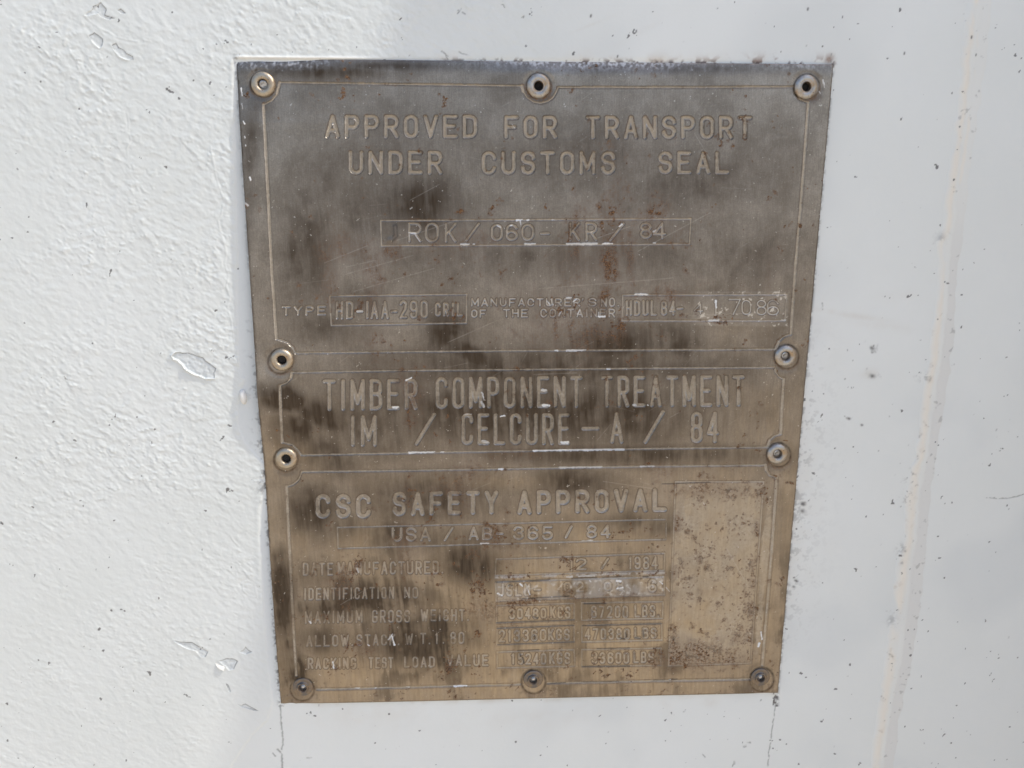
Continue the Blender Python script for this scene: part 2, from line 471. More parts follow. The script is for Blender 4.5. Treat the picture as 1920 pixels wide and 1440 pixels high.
for k, (poly, lip) in enumerate(zip(CHIPS, CHIP_LIP)):
    w = window(us, vs, poly, 30)
    x = PX[w] + 0.9 * n_edge[w] + 0.6 * n_fine[w]; y = PY[w] + 0.9 * n_fine[w]
    d = poly_sdf(x, y, poly)
    ins = sstep(0.7, -0.9, d)
    cx, cy = np.mean(poly, 0)
    side = sstep(-4, 10, (-(x - cx) * 0.55 + (y - cy) * 0.83))          # lower-left flank lifts
    tr = h[w]
    tr = tr * (1 - ins) + ins * (0.10 + 0.13 * n_edge[w] + 0.16 * n_fine[w])
    tr = tr + lip * np.exp(-(np.clip(d, 0, 99) / 2.2) ** 2) * (d > -0.4) * side * (0.8 + 0.5 * n_edge[w]) + 0.035 * np.exp(-((d - 2) / 3.0) ** 2)
    h[w] = tr
    prim[w] = np.maximum(prim[w], ins * np.clip(0.72 + 0.5 * n_edge[w] + 0.4 * n_fine[w], 0.25, 1))
    dirt_shade[w] = np.maximum(dirt_shade[w], 0.75 * np.exp(-((d + 0.5) / 0.7) ** 2) * (1 - side) * sstep(-0.5, 0.3, n_edge[w] + 0.3))  # dark line paints the shadow inside each chip's upper-right edge
    lab[w] = np.where(d < 0, 10 + k, lab[w])
for path in CRACKS:
    w = window(us, vs, path, 14)
    d = np.full(PX[w].shape, 1e9)
    for a, b in zip(path[:-1], path[1:]):
        d = np.minimum(d, seg_dist(PX[w] + 1.2 * n_edge[w], PY[w] + 1.2 * n_fine[w], a, b))
    h[w] += (0.10 * np.exp(-(d / 1.5) ** 2) - 0.05 * np.exp(-((d - 3) / 2.5) ** 2)) * (0.6 + 0.6 * n_edge[w])
for path, hw in DARK_CRACKS:
    w = window(us, vs, path, 8)
    d = np.full(PX[w].shape, 1e9)
    for a, b in zip(path[:-1], path[1:]):
        d = np.minimum(d, seg_dist(PX[w] + 1.6 * n_edge[w], PY[w] + 1.0 * n_fine[w], a, b))
    k = np.exp(-(d / (hw * (1.15 + 0.9 * n_fine[w]))) ** 2) * sstep(-0.75, -0.1, n_edge[w] + 0.25 * n_fine[w])
    dirt_shade[w] = np.maximum(dirt_shade[w], 0.6 * k); h[w] -= 0.12 * k

# dirt that has gathered along the plate's edges
left_x = np.interp(PY, [110, 1318], [443, 527]); right_x = np.interp(PY, [121, 1296], [1561, 1457])
inband = (PY > 100) & (PY < 1325)
dl = left_x - PX
k = inband * np.exp(-(np.clip(dl, 0, 99) / 5.5) ** 2) * (dl > -8)
dirt_shade = np.maximum(dirt_shade, k * sstep(-0.05, 0.45, n_edge + 0.6 * n_fine) * (0.55 + 0.45 * sstep(560, 800, PY)) * 0.9)
k = inband * np.exp(-(np.clip(dl, 0, 99) / 16) ** 2) * (dl > -8) * sstep(480, 700, PY) * sstep(1000, 900, PY)
dirt_shade = np.maximum(dirt_shade, k * sstep(0.28, 0.6, n_edge + 0.5 * n_fine) * 0.55)
dr = PX - right_x
k = inband * np.exp(-(np.clip(dr, 0, 99) / 3.2) ** 2) * (dr > -8)
dirt_shade = np.maximum(dirt_shade, k * sstep(-0.25, 0.3, n_edge + 0.6 * n_fine) * 0.9)
k = inband * np.exp(-np.clip(dr, 0, 200) / 26) * (dr > -8) * sstep(560, 800, PY) * sstep(1300, 1060, PY)
dirt_shade = np.maximum(dirt_shade, k * sstep(0.12, 0.62, n_edge + 0.7 * n_fine + 0.2 * n_mid) * 0.42)
k = np.exp(-np.clip(dr, 0, 200) / 34) * inband * (dr > -8) * sstep(620, 900, PY) * sstep(1300, 1000, PY)
soil = np.maximum(soil, 0.32 * k)
# brown crust above the plate's top edge, towards the right corner
top_y = np.interp(PX, [443, 1561], [110, 121]); dt = top_y - PY
along = sstep(780, 900, PX) * sstep(1575, 1555, PX)
k = along * (dt > -8) * np.exp(-(np.clip(dt, 0, 99) / (6 + 7 * sstep(1150, 1500, PX))) ** 2)
rust = np.maximum(rust, k * sstep(0.0, 0.5, n_edge + 0.4 * n_mid + 0.3 * n_fine) * (0.55 + 0.4 * sstep(1200, 1450, PX)))
dirt_shade = np.maximum(dirt_shade, along * (dt > -8) * np.exp(-(np.clip(dt, 0, 99) / 4.5) ** 2) * sstep(0.05, 0.4, n_edge + 0.5 * n_fine) * 0.75)
soil = np.maximum(soil, 0.55 * along * (dt > -8) * np.exp(-(np.clip(dt, 0, 99) / 17) ** 2) * sstep(-0.35, 0.45, n_mid + 0.3 * n_edge))
rust = np.maximum(rust, blob(PX, PY, 1555, 112, 7, 8, 0, n_edge, 1.0) * 0.8)
h = h + 0.25 * k * n_edge
# rusty smears under the plate
bot_y = np.interp(PX, [527, 1457], [1318, 1296]); db = PY - bot_y
k = (db > -8) * np.exp(-(np.clip(db, 0, 99) / 9) ** 2) * (PX > 530) * (PX < 1455)
soil = np.maximum(soil, k * 0.55 * sstep(-0.2, 0.5, n_mid + 0.4 * n_edge))
# faint hand marks and scuffs on the smooth side
for cx, cy, rx, ry, an, s in [(1590, 590, 75, 7, 9, .30), (1560, 585, 70, 26, 5, .10), (1650, 612, 50, 9, 6, .22), (1680, 555, 40, 12, 0, .12),
                              (1250, 1330, 8, 18, -20, .22), (1200, 60, 60, 5, -28, .10), (1105, 48, 45, 3, -22, .16), (1520, 600, 60, 120, 0, .10),
                              (700, 1340, 150, 24, 0, .16), (1000, 1345, 170, 22, -2, .14), (1330, 1318, 12, 9, 0, .3), (1632, 700, 14, 10, 0, .4)]:
    soil = np.maximum(soil, s * blob(PX, PY, cx, cy, rx, ry, an, n_mid, 0.6))
for cx, cy, s in [(1634, 652, 4), (1636, 705, 5), (1505, 945, 4), (1504, 958, 5), (1494, 1090, 3), (1488, 1100, 3), (1592, 785, 2.5), (1616, 797, 2.5)]:
    dirt_shade = np.maximum(dirt_shade, 0.8 * blob(PX, PY, cx, cy, s, s * 0.8, 30, n_edge, 1.4))

# creamy lip of paint along the left stretch of the plate's top edge
lip_ = sstep(436, 450, PX) * sstep(760, 640, PX) * np.exp(-((dt - 2.5) / 2.6) ** 2)
h = h + 0.55 * lip_ * (0.8 + 0.3 * n_edge); cream = np.maximum(cream, 0.75 * lip_)

# specks and lint over the whole wall
rng = np.random.RandomState(5)
NS = 430
sx = np.concatenate([rng.uniform(1460, 1930, 60), rng.uniform(-20, 520, 45), rng.uniform(520, 1460, 40)])
sy = np.concatenate([rng.uniform(-20, 1450, 60), rng.uniform(-20, 1450, 45), rng.choice([0, 1], 40) * 1300 + rng.uniform(0, 130, 40) - 15])
for x0, y0 in zip(sx, sy):
    r = 0.45 + 0.8 * rng.rand() ** 3; ln = rng.uniform(0, 3.0) * r; an = rng.normal(1.9, 0.5)
    a = (x0, y0); b = (x0 + ln * math.cos(an), y0 + ln * math.sin(an))
    w = window(us, vs, [a, b], 6)
    if PX[w].size:
        d = seg_dist(PX[w], PY[w], a, b)
        dirt_shade[w] = np.maximum(dirt_shade[w], rng.uniform(0.2, 0.65) * np.exp(-(d / r) ** 2))
for x0, y0, r in [(1108, 30, 2.6), (1193, 59, 2.0), (1515, 17, 2.6), (1696, 100, 2.2), (1158, 106, 2.0), (1821, 70, 2.6), (1580, 32, 1.5), (1830, 103, 1.8)]:
    w = window(us, vs, [(x0, y0 - 3), (x0, y0 + 2)], 8)
    dirt_shade[w] = np.maximum(dirt_shade[w], 0.95 * np.exp(-(seg_dist(PX[w], PY[w], (x0, y0 - 1.6), (x0 - .6, y0 + 1.6)) / (0.62 * r)) ** 2))

# sealant seam running down on the right
wv_ = fbm(PX * 0.4, PY, 34, 97, 2)
xl = path_x(SEAM_L, PY) + 2.2 * n_edge + 4.0 * wv_; xr = path_x(SEAM_R, PY) + 2.2 * n_edge - 4.5 * wv_
sw = np.maximum(xr - xl, 8); s = (PX - xl) / sw
inside = sstep(-1.2, 0.8, PX - xl) * sstep(1.0, -1.0, PX - xr)
lump = fbm(PX * 0.35, PY * 0.12, 9, 91, 3)
bead = np.exp(-((s - 0.22) / 0.17) ** 2)
h = h + inside * (0.07 + 0.55 * bead * (0.75 + 0.7 * lump) + 0.12 * np.exp(-((s - 0.52) / 0.09) ** 2))
cream = np.maximum(cream, inside * sstep(-0.25, 0.30, lump + 0.15 + 0.3 * sstep(0, 800, PY)) * np.exp(-((s - 0.24 - 0.06 * lump) / 0.19) ** 2))
cream = np.maximum(cream, inside * 0.35 * sstep(0.0, 0.4, lump) * sstep(300, 0, PY))
cream = np.maximum(cream, inside * 0.22 * sstep(0.02, 0.3, s))
band = np.maximum(band, inside * sstep(0.5, 0.62, s + 0.10 * lump) * (0.06 + 0.9 * sstep(330, 520, PY)))
cream = np.maximum(cream, inside * np.exp(-((s - 0.60 - 0.05 * lump) / 0.12) ** 2) * sstep(-0.1, 0.35, lump) * sstep(430, 330, PY) * 0.8)
for cx, cy in [(1763, 446), (1736, 708), (1702, 935), (1690, 1028), (1672, 1162), (1708, 890)]:
    dirt_shade = np.maximum(dirt_shade, 0.42 * blob(PX, PY, cx, cy, 10, 8, -40, n_edge, 1.6) * sstep(-0.3, 0.4, n_edge + n_fine))
soil = np.maximum(soil, inside * 0.5 * sstep(0.1, 0.5, n_edge + 0.3 * lump) * np.exp(-((s - 0.1) / 0.2) ** 2) * sstep(300, 900, PY))
dirt_shade = np.maximum(dirt_shade, inside * 0.3 * sstep(0.5, 0.8, n_edge + 0.5 * n_fine))
lab = np.where(inside > 0.5, 2, lab)

far = sstep(0, 60, np.maximum(np.maximum(fu[0] - U, U - fu[-1]), np.maximum(fv[0] - V, V - fv[-1])))
h = h * (1 - far) + 0.15 * far
for a_ in (dirt_shade, rust, soil, cream, band, prim):
    a_ *= (1 - far)
lab = np.where(far > 0, 0, lab)

co = np.stack([U, -h, V], -1).reshape(-1, 3) / 1000
one = np.ones_like(U)
attrs = {'m1': np.stack([np.clip(prim, 0, 1), np.clip(dirt_shade, 0, 1), np.clip(rust, 0, 1), np.clip(coat * (1 - far) * (1 - sstep(900, 1300, PX)) * (1 - sstep(1220, 1380, PY) * sstep(300, 470, PX)), 0, 1)], -1).reshape(-1, 4),
         'm2': np.stack([np.clip(cream, 0, 1), np.clip(band, 0, 1), np.clip(soil, 0, 1), one], -1).reshape(-1, 4)}
faces = grid_faces(len(vs), len(us))
flab = lab.ravel()[faces].max(1)
WALL_H = (us, vs, h)


def wall_out(u, v):
    i = np.clip(np.searchsorted(us, u), 0, len(us) - 1); j = np.clip(np.searchsorted(vs, v), 0, len(vs) - 1)
    return float(h[j, i])


c0, f0, a0 = take(co, faces[flab == 0], attrs)
wall = mesh_object('container_wall', c0, f0, WALL, None, a0)
tag(wall, 'white painted container wall with pebbly flaking paint on the left and smooth paint on the right', 'wall')
names = {1: ('paint_coat', 'thick pebbly white paint with chips and hairline cracks'),
         2: ('sealant_seam', 'lumpy cream and grey sealant seam')}
for k in sorted(set(np.unique(flab)) - {0}):
    c1, f1, a1 = take(co, faces[flab == k], attrs)
    nm, lb = names.get(int(k), ('paint_chip', 'chip where the grey primer shows'))
    o = mesh_object(nm, c1, f1, WALL, wall, a1); o['label'] = lb


def lumpy(name, px, py, rx, ry, rise, mat, parent, seed, tilt=0.0):
    """small rounded lump of paint hanging on the wall"""
    u0, v0 = unproject(px, py)
    n, m = 28, 14
    th = np.linspace(0, 2 * math.pi, n, endpoint=False); ph = np.linspace(0.02, math.pi / 2 + 0.5, m)
    T, P = np.meshgrid(th, ph)
    r = np.sin(P) ** 0.8
    x = r * np.cos(T) * rx; z = r * np.sin(T) * ry
    x = x * (1 + 0.12 * z / ry)
    y = np.cos(P) * rise
    base = wall_out(u0, v0)
    X = u0 + x * math.cos(tilt) - z * math.sin(tilt); Z = v0 + x * math.sin(tilt) + z * math.cos(tilt)
    c = np.stack([X, -(base + y), Z], -1).reshape(-1, 3) / 1000
    j, i = np.mgrid[0:m - 1, 0:n]
    a = j * n + i; b = j * n + (i + 1) % n
    f = np.stack([a, a + n, b + n, b], -1).reshape(-1, 4)
    return mesh_object(name, c, f, mat, parent)


drip = lumpy('paint_drip', 456.5, 744, 1.65, 3.5, 2.0, PAINT, wall, 1, 0.08)
drip['label'] = 'hardened drip of white paint beside the plate edge'
# curled flake of paint standing off the wall, lower left
fl_u, fl_v = unproject([404, 424, 421, 409], [1243, 1249, 1256, 1250])
nx = 9
gu, gv = np.meshgrid(np.linspace(0, 1, nx), np.linspace(0, 1, nx))
x = (fl_u[0] * (1 - gu) + fl_u[1] * gu) * (1 - gv) + (fl_u[3] * (1 - gu) + fl_u[2] * gu) * gv
z = (fl_v[0] * (1 - gu) + fl_v[1] * gu) * (1 - gv) + (fl_v[3] * (1 - gu) + fl_v[2] * gu) * gv
y = 0.30 + 0.9 * np.sin(gv * 1.35) * (0.55 + 0.45 * np.sin(math.pi * (0.15 + 0.7 * gu)))
top = np.stack([x, -y, z], -1).reshape(-1, 3) / 1000
bot = top + np.array([0.00008, 0.00022, 0.00012])
ff = grid_faces(nx, nx)
ring = np.concatenate([np.arange(nx), np.arange(1, nx) * nx + nx - 1, (nx - 1) * nx + np.arange(nx - 2, -1, -1), np.arange(nx - 2, 0, -1) * nx])
side_f = np.stack([ring, np.roll(ring, -1), np.roll(ring, -1) + nx * nx, ring + nx * nx], -1)
flake = mesh_object('paint_flake', np.concatenate([top, bot]), np.concatenate([ff, ff[:, ::-1] + nx * nx, side_f]), PAINT, wall)
flake['label'] = 'curled flake of white paint standing off the wall'

#@@PLATE@@
# ------------------------------------------------------------------ engraving alphabet (single strokes in a unit box)
def arc(cx, cy, rx, ry, a0, a1, n=9):
    t = np.radians(np.linspace(a0, a1, n))
    return [(cx + rx * math.cos(k), cy + ry * math.sin(k)) for k in t]


def glyph(ch, r):
    r2 = min(r, 0.26)
    loop = arc(.5, 1 - r, .5, r, 0, 180) + arc(.5, r, .5, r, 180, 360) + [(1, 1 - r)]
    G = {
        'A': [[(0, 0), (.5, 1), (1, 0)], [(.2, .3), (.8, .3)]],
        'B': [[(0, 0), (0, 1), (.6, 1)] + arc(.58, 1 - r2 * .9, .37, r2 * .9, 90, 0, 5) + arc(.58, .53 + r2 * .6, .37, r2 * .6, 0, -90, 5) + [(0, .53)],
              [(.58, .53)] + arc(.58, .53 - r2, .42, r2, 90, 0, 5) + arc(.58, r2, .42, r2, 0, -90, 5) + [(0, 0)]],
        'C': [[(1, .77), (1, 1 - min(r, .22))] + arc(.5, 1 - r, .5, r, 0, 180) + arc(.5, r, .5, r, 180, 335) + [(1, .24)]],
        'D': [[(0, 0), (0, 1), (.5, 1)] + arc(.5, 1 - r, .5, r, 90, 0, 5) + arc(.5, r, .5, r, 0, -90, 5) + [(0, 0)]],
        'E': [[(1, 1), (0, 1), (0, 0), (1, 0)], [(0, .52), (.8, .52)]],
        'F': [[(1, 1), (0, 1), (0, 0)], [(0, .5), (.8, .5)]],
        'G': [[(1, .77), (1, 1 - min(r, .22))] + arc(.5, 1 - r, .5, r, 0, 180) + arc(.5, r, .5, r, 180, 360) + [(1, .45), (.55, .45)]],
        'H': [[(0, 0), (0, 1)], [(1, 0), (1, 1)], [(0, .5), (1, .5)]],
        'I': [[(.5, 0), (.5, 1)]],
        'J': [[(1, 1), (1, r)] + arc(.5, r, .5, r, 0, -180)],
        'K': [[(0, 0), (0, 1)], [(1, 1), (0, .36)], [(.32, .56), (1, 0)]],
        'L': [[(0, 1), (0, 0), (1, 0)]],
        'M': [[(0, 0), (0, 1), (.5, .2), (1, 1), (1, 0)]],
        'N': [[(0, 0), (0, 1), (1, 0), (1, 1)]],
        'O': [loop],
        'P': [[(0, 0), (0, 1), (.58, 1)] + arc(.58, 1 - r2, .42, r2, 90, 0, 5) + arc(.58, .46 + r2, .42, r2, 0, -90, 5) + [(0, .46)]],
        'R': [[(0, 0), (0, 1), (.58, 1)] + arc(.58, 1 - r2, .42, r2, 90, 0, 5) + arc(.58, .46 + r2, .42, r2, 0, -90, 5) + [(0, .46)], [(.5, .46), (1, 0)]],
        'S': [[(1, .74)] + arc(.5, 1 - r2, .5, r2, 0, 180) + arc(.5, .52 + r2 * .9, .5, r2 * .9, 180, 270, 5) + arc(.5, .52 - r2 * .9, .5, r2 * .9, 90, 0, 5) + arc(.5, r2, .5, r2, 0, -180) + [(0, .26)]],
        'T': [[(0, 1), (1, 1)], [(.5, 1), (.5, 0)]],
        'U': [[(0, 1), (0, r)] + arc(.5, r, .5, r, 180, 360) + [(1, 1)]],
        'V': [[(0, 1), (.5, 0), (1, 1)]],
        'W': [[(0, 1), (.25, 0), (.5, .8), (.75, 0), (1, 1)]],
        'X': [[(0, 0), (1, 1)], [(0, 1), (1, 0)]],
        'Y': [[(0, 1), (.5, .45), (1, 1)], [(.5, .45), (.5, 0)]],
        '0': [loop],
        '1': [[(.3, .86), (.6, 1), (.6, 0)]],
        '2': [arc(.5, 1 - r2, .5, r2, 175, -20) + [(.9, .55), (0, 0), (1, 0)]],
        '3': [[(0, .78)] + arc(.5, 1 - r2, .48, r2, 170, 0) + arc(.5, .53 + r2 * .8, .48, r2 * .8, 0, -90, 5) + arc(.5, .53 - r2, .5, r2, 90, 0, 5) + arc(.5, r2, .5, r2, 0, -175)],
        '4': [[(.75, 0), (.75, 1), (0, .28), (1, .28)]],
        '5': [[(.95, 1), (.1, 1), (.05, .55)] + arc(.5, .58 - r2, .5, r2, 140, 0, 6) + arc(.5, r2, .5, r2, 0, -170)],
        '6': [[(.97, .78)] + arc(.5, 1 - r, .5, r, 20, 180) + arc(.5, r2, .5, r2, 180, 360) + arc(.5, .56 - r2, .5, r2, 0, 180)],
        '7': [[(0, 1), (1, 1), (.35, 0)]],
        '8': [arc(.5, 1 - r2, .46, r2, 0, 180) + arc(.5, .53 + r2 * .85, .46, r2 * .85, 180, 360) + [(.96, 1 - r2)],
              arc(.5, .53 - r2, .5, r2, 0, 180) + arc(.5, r2, .5, r2, 180, 360) + [(1, .53 - r2)]],
        '9': [[(.03, .22)] + arc(.5, r, .5, r, 200, 360) + arc(.5, 1 - r2, .5, r2, 0, 180) + arc(.5, .44 + r2, .5, r2, 180, 360)],
        '-': [[(0, .48), (1, .48)]], '/': [[(0, 0), (1, 1)]], '.': [[(.5, .03), (.5, .05)]], "'": [[(.6, 1), (.35, .8)]],
    }
    return G[ch]


ADV = {'I': .42, 'M': 1.12, 'W': 1.3, '.': .38, '1': .62, "'": .35, '-': .75, ' ': .8}


def word_strokes(text, x0, x1, yt, yb, sw, yt1=None, yb1=None, gap=0.34):
    """stroke polylines (photo pixels) of a word that fills x0..x1 (outer edges of the ink)"""
    yt1 = yt if yt1 is None else yt1; yb1 = yb if yb1 is None else yb1
    h = sw / 2
    tot = sum(ADV.get(c, 1.0) for c in text) + gap * (len(text) - 1)
    W = x1 - x0
    unit = W / tot
    res = []; x = x0
    for c in text:
        w = ADV.get(c, 1.0) * unit
        if c != ' ':
            a = x + h if w > sw * 1.3 else x + w / 2 - sw * .3
            b = x + w - h if w > sw * 1.3 else x + w / 2 + sw * .3
            if c in 'I.' :
                a, b = x + w / 2 - .5, x + w / 2 + .5
            mid = ((a + b) / 2 - x0) / W
            T = yt + (yt1 - yt) * mid + h; B = yb + (yb1 - yb) * mid - h
            r = float(np.clip(0.5 * (b - a) / max(B - T, 1), 0.12, 0.45)) if c not in 'I.' else 0.2
            for line in glyph(c, r):
                res.append([(a + (b - a) * gx, B + (T - B) * gy) for gx, gy in line])
        x += w + gap * unit
    return res


# every engraved line: label, stroke width, depth (mm), words (text, x0, x1, top, bottom[, top at right, bottom at right])
LINES = [
    ('APPROVED FOR TRANSPORT', 7.2, .34, [('APPROVED', 611, 895, 216, 260), ('FOR', 945, 1044, 217.5, 261), ('TRANSPORT', 1097.5, 1408, 217.8, 261.6)]),
    ('UNDER CUSTOMS SEAL', 7.2, .34, [('UNDER', 655, 830, 283, 327.5), ('CUSTOMS', 903, 1152.5, 283.7, 328), ('SEAL', 1232.5, 1365, 284, 326.8)]),
    ('ROK/060-KR/84', 4.4, .28, [('R', 766, 791, 417, 453.5), ('O', 797.5, 823.5, 417, 454), ('K', 834.5, 856, 418, 454), ('/', 873, 900, 417, 452), ('0', 920, 942.5, 419.5, 451),
                                 ('6', 948, 970.5, 419.5, 451), ('0', 977, 1001, 419, 451), ('-', 1012, 1030, 428, 446), ('K', 1066, 1086.5, 416.5, 451.5), ('R', 1096.5, 1118.5, 416.5, 451.5),
                                 ('/', 1141, 1170, 417, 451.5), ('8', 1198, 1220.5, 416.5, 447), ('4', 1222.5, 1247, 417, 448)]),
    ('TYPE', 3.8, .22, [('TYPE', 531, 613, 572, 590, 571, 589.5)]),
    ('HD-IAA-290 CR1L', 4.5, .28, [('HD', 631.5, 664, 563.5, 597), ('-', 670, 682, 573, 592), ('I', 687, 693, 563, 596.5), ('AA', 696, 730, 563, 596.5), ('-', 733, 746, 573, 592),
                                   ('290', 750, 803, 562, 595.5), ('CR1L', 816, 868, 566, 591.5)]),
    ("MANUFACTURER'S NO.", 2.6, .18, [('MANUFACTURER', 883.5, 1087, 557.5, 573), ("'", 1089, 1094, 557, 573), ('S', 1102, 1117, 557, 573), ('NO.', 1125.5, 1160, 556.5, 573.5)]),
    ('OF THE CONTAINER', 2.6, .18, [('OF', 883.5, 911, 578.5, 594), ('THE', 943, 989, 577.5, 593.5), ('CONTAINER', 1012.5, 1152, 577, 593.5)]),
    ('HDUL 84-', 4.1, .26, [('HDUL', 1171.5, 1229.5, 561.8, 590.5), ('84', 1237, 1264.5, 562.5, 590), ('-', 1266.5, 1279.5, 570, 583)]),
    ('hand-cut serial number', 2.2, .13, [('4', 1299, 1316, 568, 587), ('1', 1335, 1344, 561, 591), ('7', 1364, 1387, 559, 589.5), ('0', 1388, 1406, 561, 589), ('8', 1416, 1435, 561, 589.5), ('6', 1436, 1458, 561, 590)]),
    ('TIMBER COMPONENT TREATMENT', 7.6, .38, [('TIMBER', 607, 783.5, 709, 768, 708, 766), ('COMPONENT', 817, 1091, 705, 764.5, 702.5, 762), ('TREATMENT', 1125.5, 1394, 702.5, 762, 701.5, 760.5)]),
    ('second line of the timber block', 7.4, .38, [('IM', 657, 707.5, 776, 835), ('/', 778, 818, 771.5, 833), ('CELCURE', 865, 1068, 772.5, 832), ('-', 1089, 1123, 790, 812), ('A', 1142.5, 1167.5, 771, 829.5),
                                            ('/', 1205, 1245, 767, 830), ('84', 1293, 1346, 770, 828.5)]),
    ('CSC SAFETY APPROVAL', 8.6, .36, [('CSC', 592.5, 696.5, 924, 970), ('SAFETY', 736.5, 934, 919.5, 965.5, 917, 961.5), ('APPROVAL', 969.5, 1249, 917, 962.5, 913, 957)]),
    ('USA/AB-365/84', 4.4, .24, [('USA', 735, 808, 986, 1013, 985, 1012), ('/', 832, 851, 984, 1012), ('AB-', 878.5, 944, 984.5, 1010), ('365', 962, 1036, 983, 1009.5), ('/', 1058, 1073, 982, 1007), ('84', 1099, 1144, 981, 1006.5)]),
    ('DATE MANUFACTURED.', 3.6, .17, [('DATE', 569, 626, 1051.5, 1076), ('MANUFACTURED.', 634, 832, 1050.5, 1075, 1048, 1073)]),
    ('IDENTIFICATION NO', 3.6, .16, [('IDENTIFICATION', 571.5, 740, 1098.5, 1122, 1096.5, 1119.5), ('NO', 758, 785, 1097, 1119)]),
    ('MAXIMUM GROSS WEIGHT.', 3.6, .19, [('MAXIMUM', 573, 681, 1142.5, 1166, 1140, 1164), ('GROSS', 698, 769.5, 1140, 1164.5), ('WEIGHT.', 789, 880, 1139, 1162)]),
    ('ALLOW.STACK.WT.1.80', 3.6, .18, [('ALLOW.', 575.5, 664, 1187, 1209, 1186, 1208.5), ('STACK.', 669, 750, 1185.5, 1207.5), ('W', 760, 775, 1184.5, 1206), ('T', 788, 799.5, 1183, 1205),
                                       ('.', 803, 808, 1183, 1206), ('1', 815, 823, 1183, 1205), ('.', 829, 834, 1183, 1205), ('80', 844, 871, 1181.5, 1204.5)]),
    ('RACKING TEST LOAD VALUE', 3.6, .14, [('RACKING', 578, 669, 1229.5, 1251), ('TEST', 692, 738, 1228.5, 1250), ('LOAD', 758, 816, 1227.5, 1248.5), ('VALUE', 838, 916, 1224, 1246)]),
    ('12/1984', 3.6, .15, [('1', 1066, 1075, 1043, 1069), ('2', 1079, 1099, 1043.5, 1066), ('/', 1126, 1141, 1043, 1064), ('1984', 1177, 1232, 1040.5, 1064.5)]),
    ('scratched-out identification number', 4.0, .13, [('JSLU', 932.5, 994, 1091.5, 1115.5), ('-', 1000, 1014, 1093, 1112), ('0', 1056, 1071, 1088, 1107), ('2', 1080, 1094, 1087, 1107), ('0', 1131, 1146, 1087, 1105),
                                                      ('8', 1155, 1169, 1085, 1105), ('6', 1214, 1230, 1083, 1108)]),
    ('30480KGS', 3.5, .17, [('30480', 954.5, 1024, 1138, 1158.5, 1137, 1157), ('KGS', 1031, 1069, 1134, 1157)]),
    ('67200 LBS.', 3.5, .17, [('67200', 1107.5, 1177, 1132.5, 1156), ('LBS.', 1188.5, 1235, 1131, 1154.5)]),
    ('213360KGS', 3.5, .18, [('213360', 935, 1024, 1178, 1201, 1176, 1199), ('KGS', 1027, 1068, 1175.5, 1198)]),
    ('470380 LBS', 3.5, .18, [('470380', 1095.5, 1180, 1175, 1196.5), ('LBS', 1188.5, 1230, 1173.5, 1194.5)]),
    ('15240KGS', 3.5, .17, [('1', 957, 966, 1222, 1243), ('5240', 970.5, 1024, 1221.5, 1243), ('KGS', 1029, 1068.5, 1219.5, 1242)]),
    ('33600 LBS', 3.5, .17, [('33600', 1108.5, 1179, 1219.5, 1241.5), ('LBS', 1186.5, 1225, 1218.5, 1240)]),
]
BOXES = [   # corners TL, TR, BR, BL, half width
    ([(715, 413.5), (1293, 410), (1291, 457), (716.5, 460.5)], 1.7), ([(620, 554), (875.5, 550.5), (874.5, 604), (623, 608.5)], 1.6),
    ([(1166, 552), (1473, 551), (1469.5, 600), (1165, 600)], 1.6), ([(634, 986), (1248, 971), (1247.5, 1008.5), (635, 1025)], 1.3),
    ([(930, 1045.5), (1245, 1034.5), (1243.6, 1066.5), (928.5, 1076)], 1.3), ([(929, 1088), (1243.6, 1078), (1244.5, 1112), (930, 1124)], 1.6),
    ([(931, 1132.5), (1076, 1128.5), (1076, 1159), (931, 1165)], 1.3), ([(1090, 1127.5), (1242, 1125), (1241, 1156), (1090, 1160)], 1.3),
    ([(932, 1175), (1076, 1169.5), (1076, 1200.5), (931.5, 1206)], 1.4), ([(1090.5, 1169.5), (1239.5, 1166), (1240, 1197), (1090.5, 1200.5)], 1.4),
    ([(932, 1219.5), (1076, 1215), (1077, 1246), (932, 1249)], 1.3), ([(1090.5, 1215), (1238.5, 1212), (1237.5, 1244), (1090.5, 1247)], 1.3),
    ([(1265, 901), (1430, 901), (1406, 1240), (1252, 1245.5)], 1.1)]
BORDERS = [
    [[(526, 155.5), (760, 159), (978, 162), (980, 172), (988, 184), (1000, 192), (1012, 194), (1026, 191), (1037, 183), (1043, 172), (1046, 164.5), (1260, 164.5), (1487, 163.5),
      (1489, 176), (1497, 187), (1513, 193), (1502, 345), (1489, 500), (1480.5, 626), (1468, 630), (1458, 639), (1452.5, 653.5), (1250, 654.5), (1000, 655.5), (700, 658.5), (557, 660),
      (552, 650), (542, 640), (521, 633), (512, 500), (504, 345), (496, 197), (511, 189), (521, 177), (526, 155.5)]],
    [[(550, 696), (790, 692.5), (1030, 690.5), (1240, 688.5), (1450, 687.5), (1453, 697), (1458, 705), (1467, 709.5), (1464, 760), (1461.5, 812), (1450, 816), (1441, 824), (1437, 836.5),
      (1220, 839), (1000, 842.5), (790, 846.5), (566, 851.5), (560, 842), (550, 832), (531, 827), (529.5, 775), (528, 720), (541, 714), (548, 706), (550, 696)]],
    [[(567, 883), (780, 879.5), (1000, 875.5), (1220, 872), (1433, 870), (1434.5, 880), (1441, 889), (1454, 894), (1445, 1030), (1436, 1140), (1427.5, 1244)],
     [(1405, 1270.5), (1220, 1274), (1026, 1278.5)], [(975, 1280), (780, 1285), (594, 1290)], [(556.5, 1264), (549, 1120), (538.5, 911), (551, 906.5), (561, 898), (567, 883)]],
]

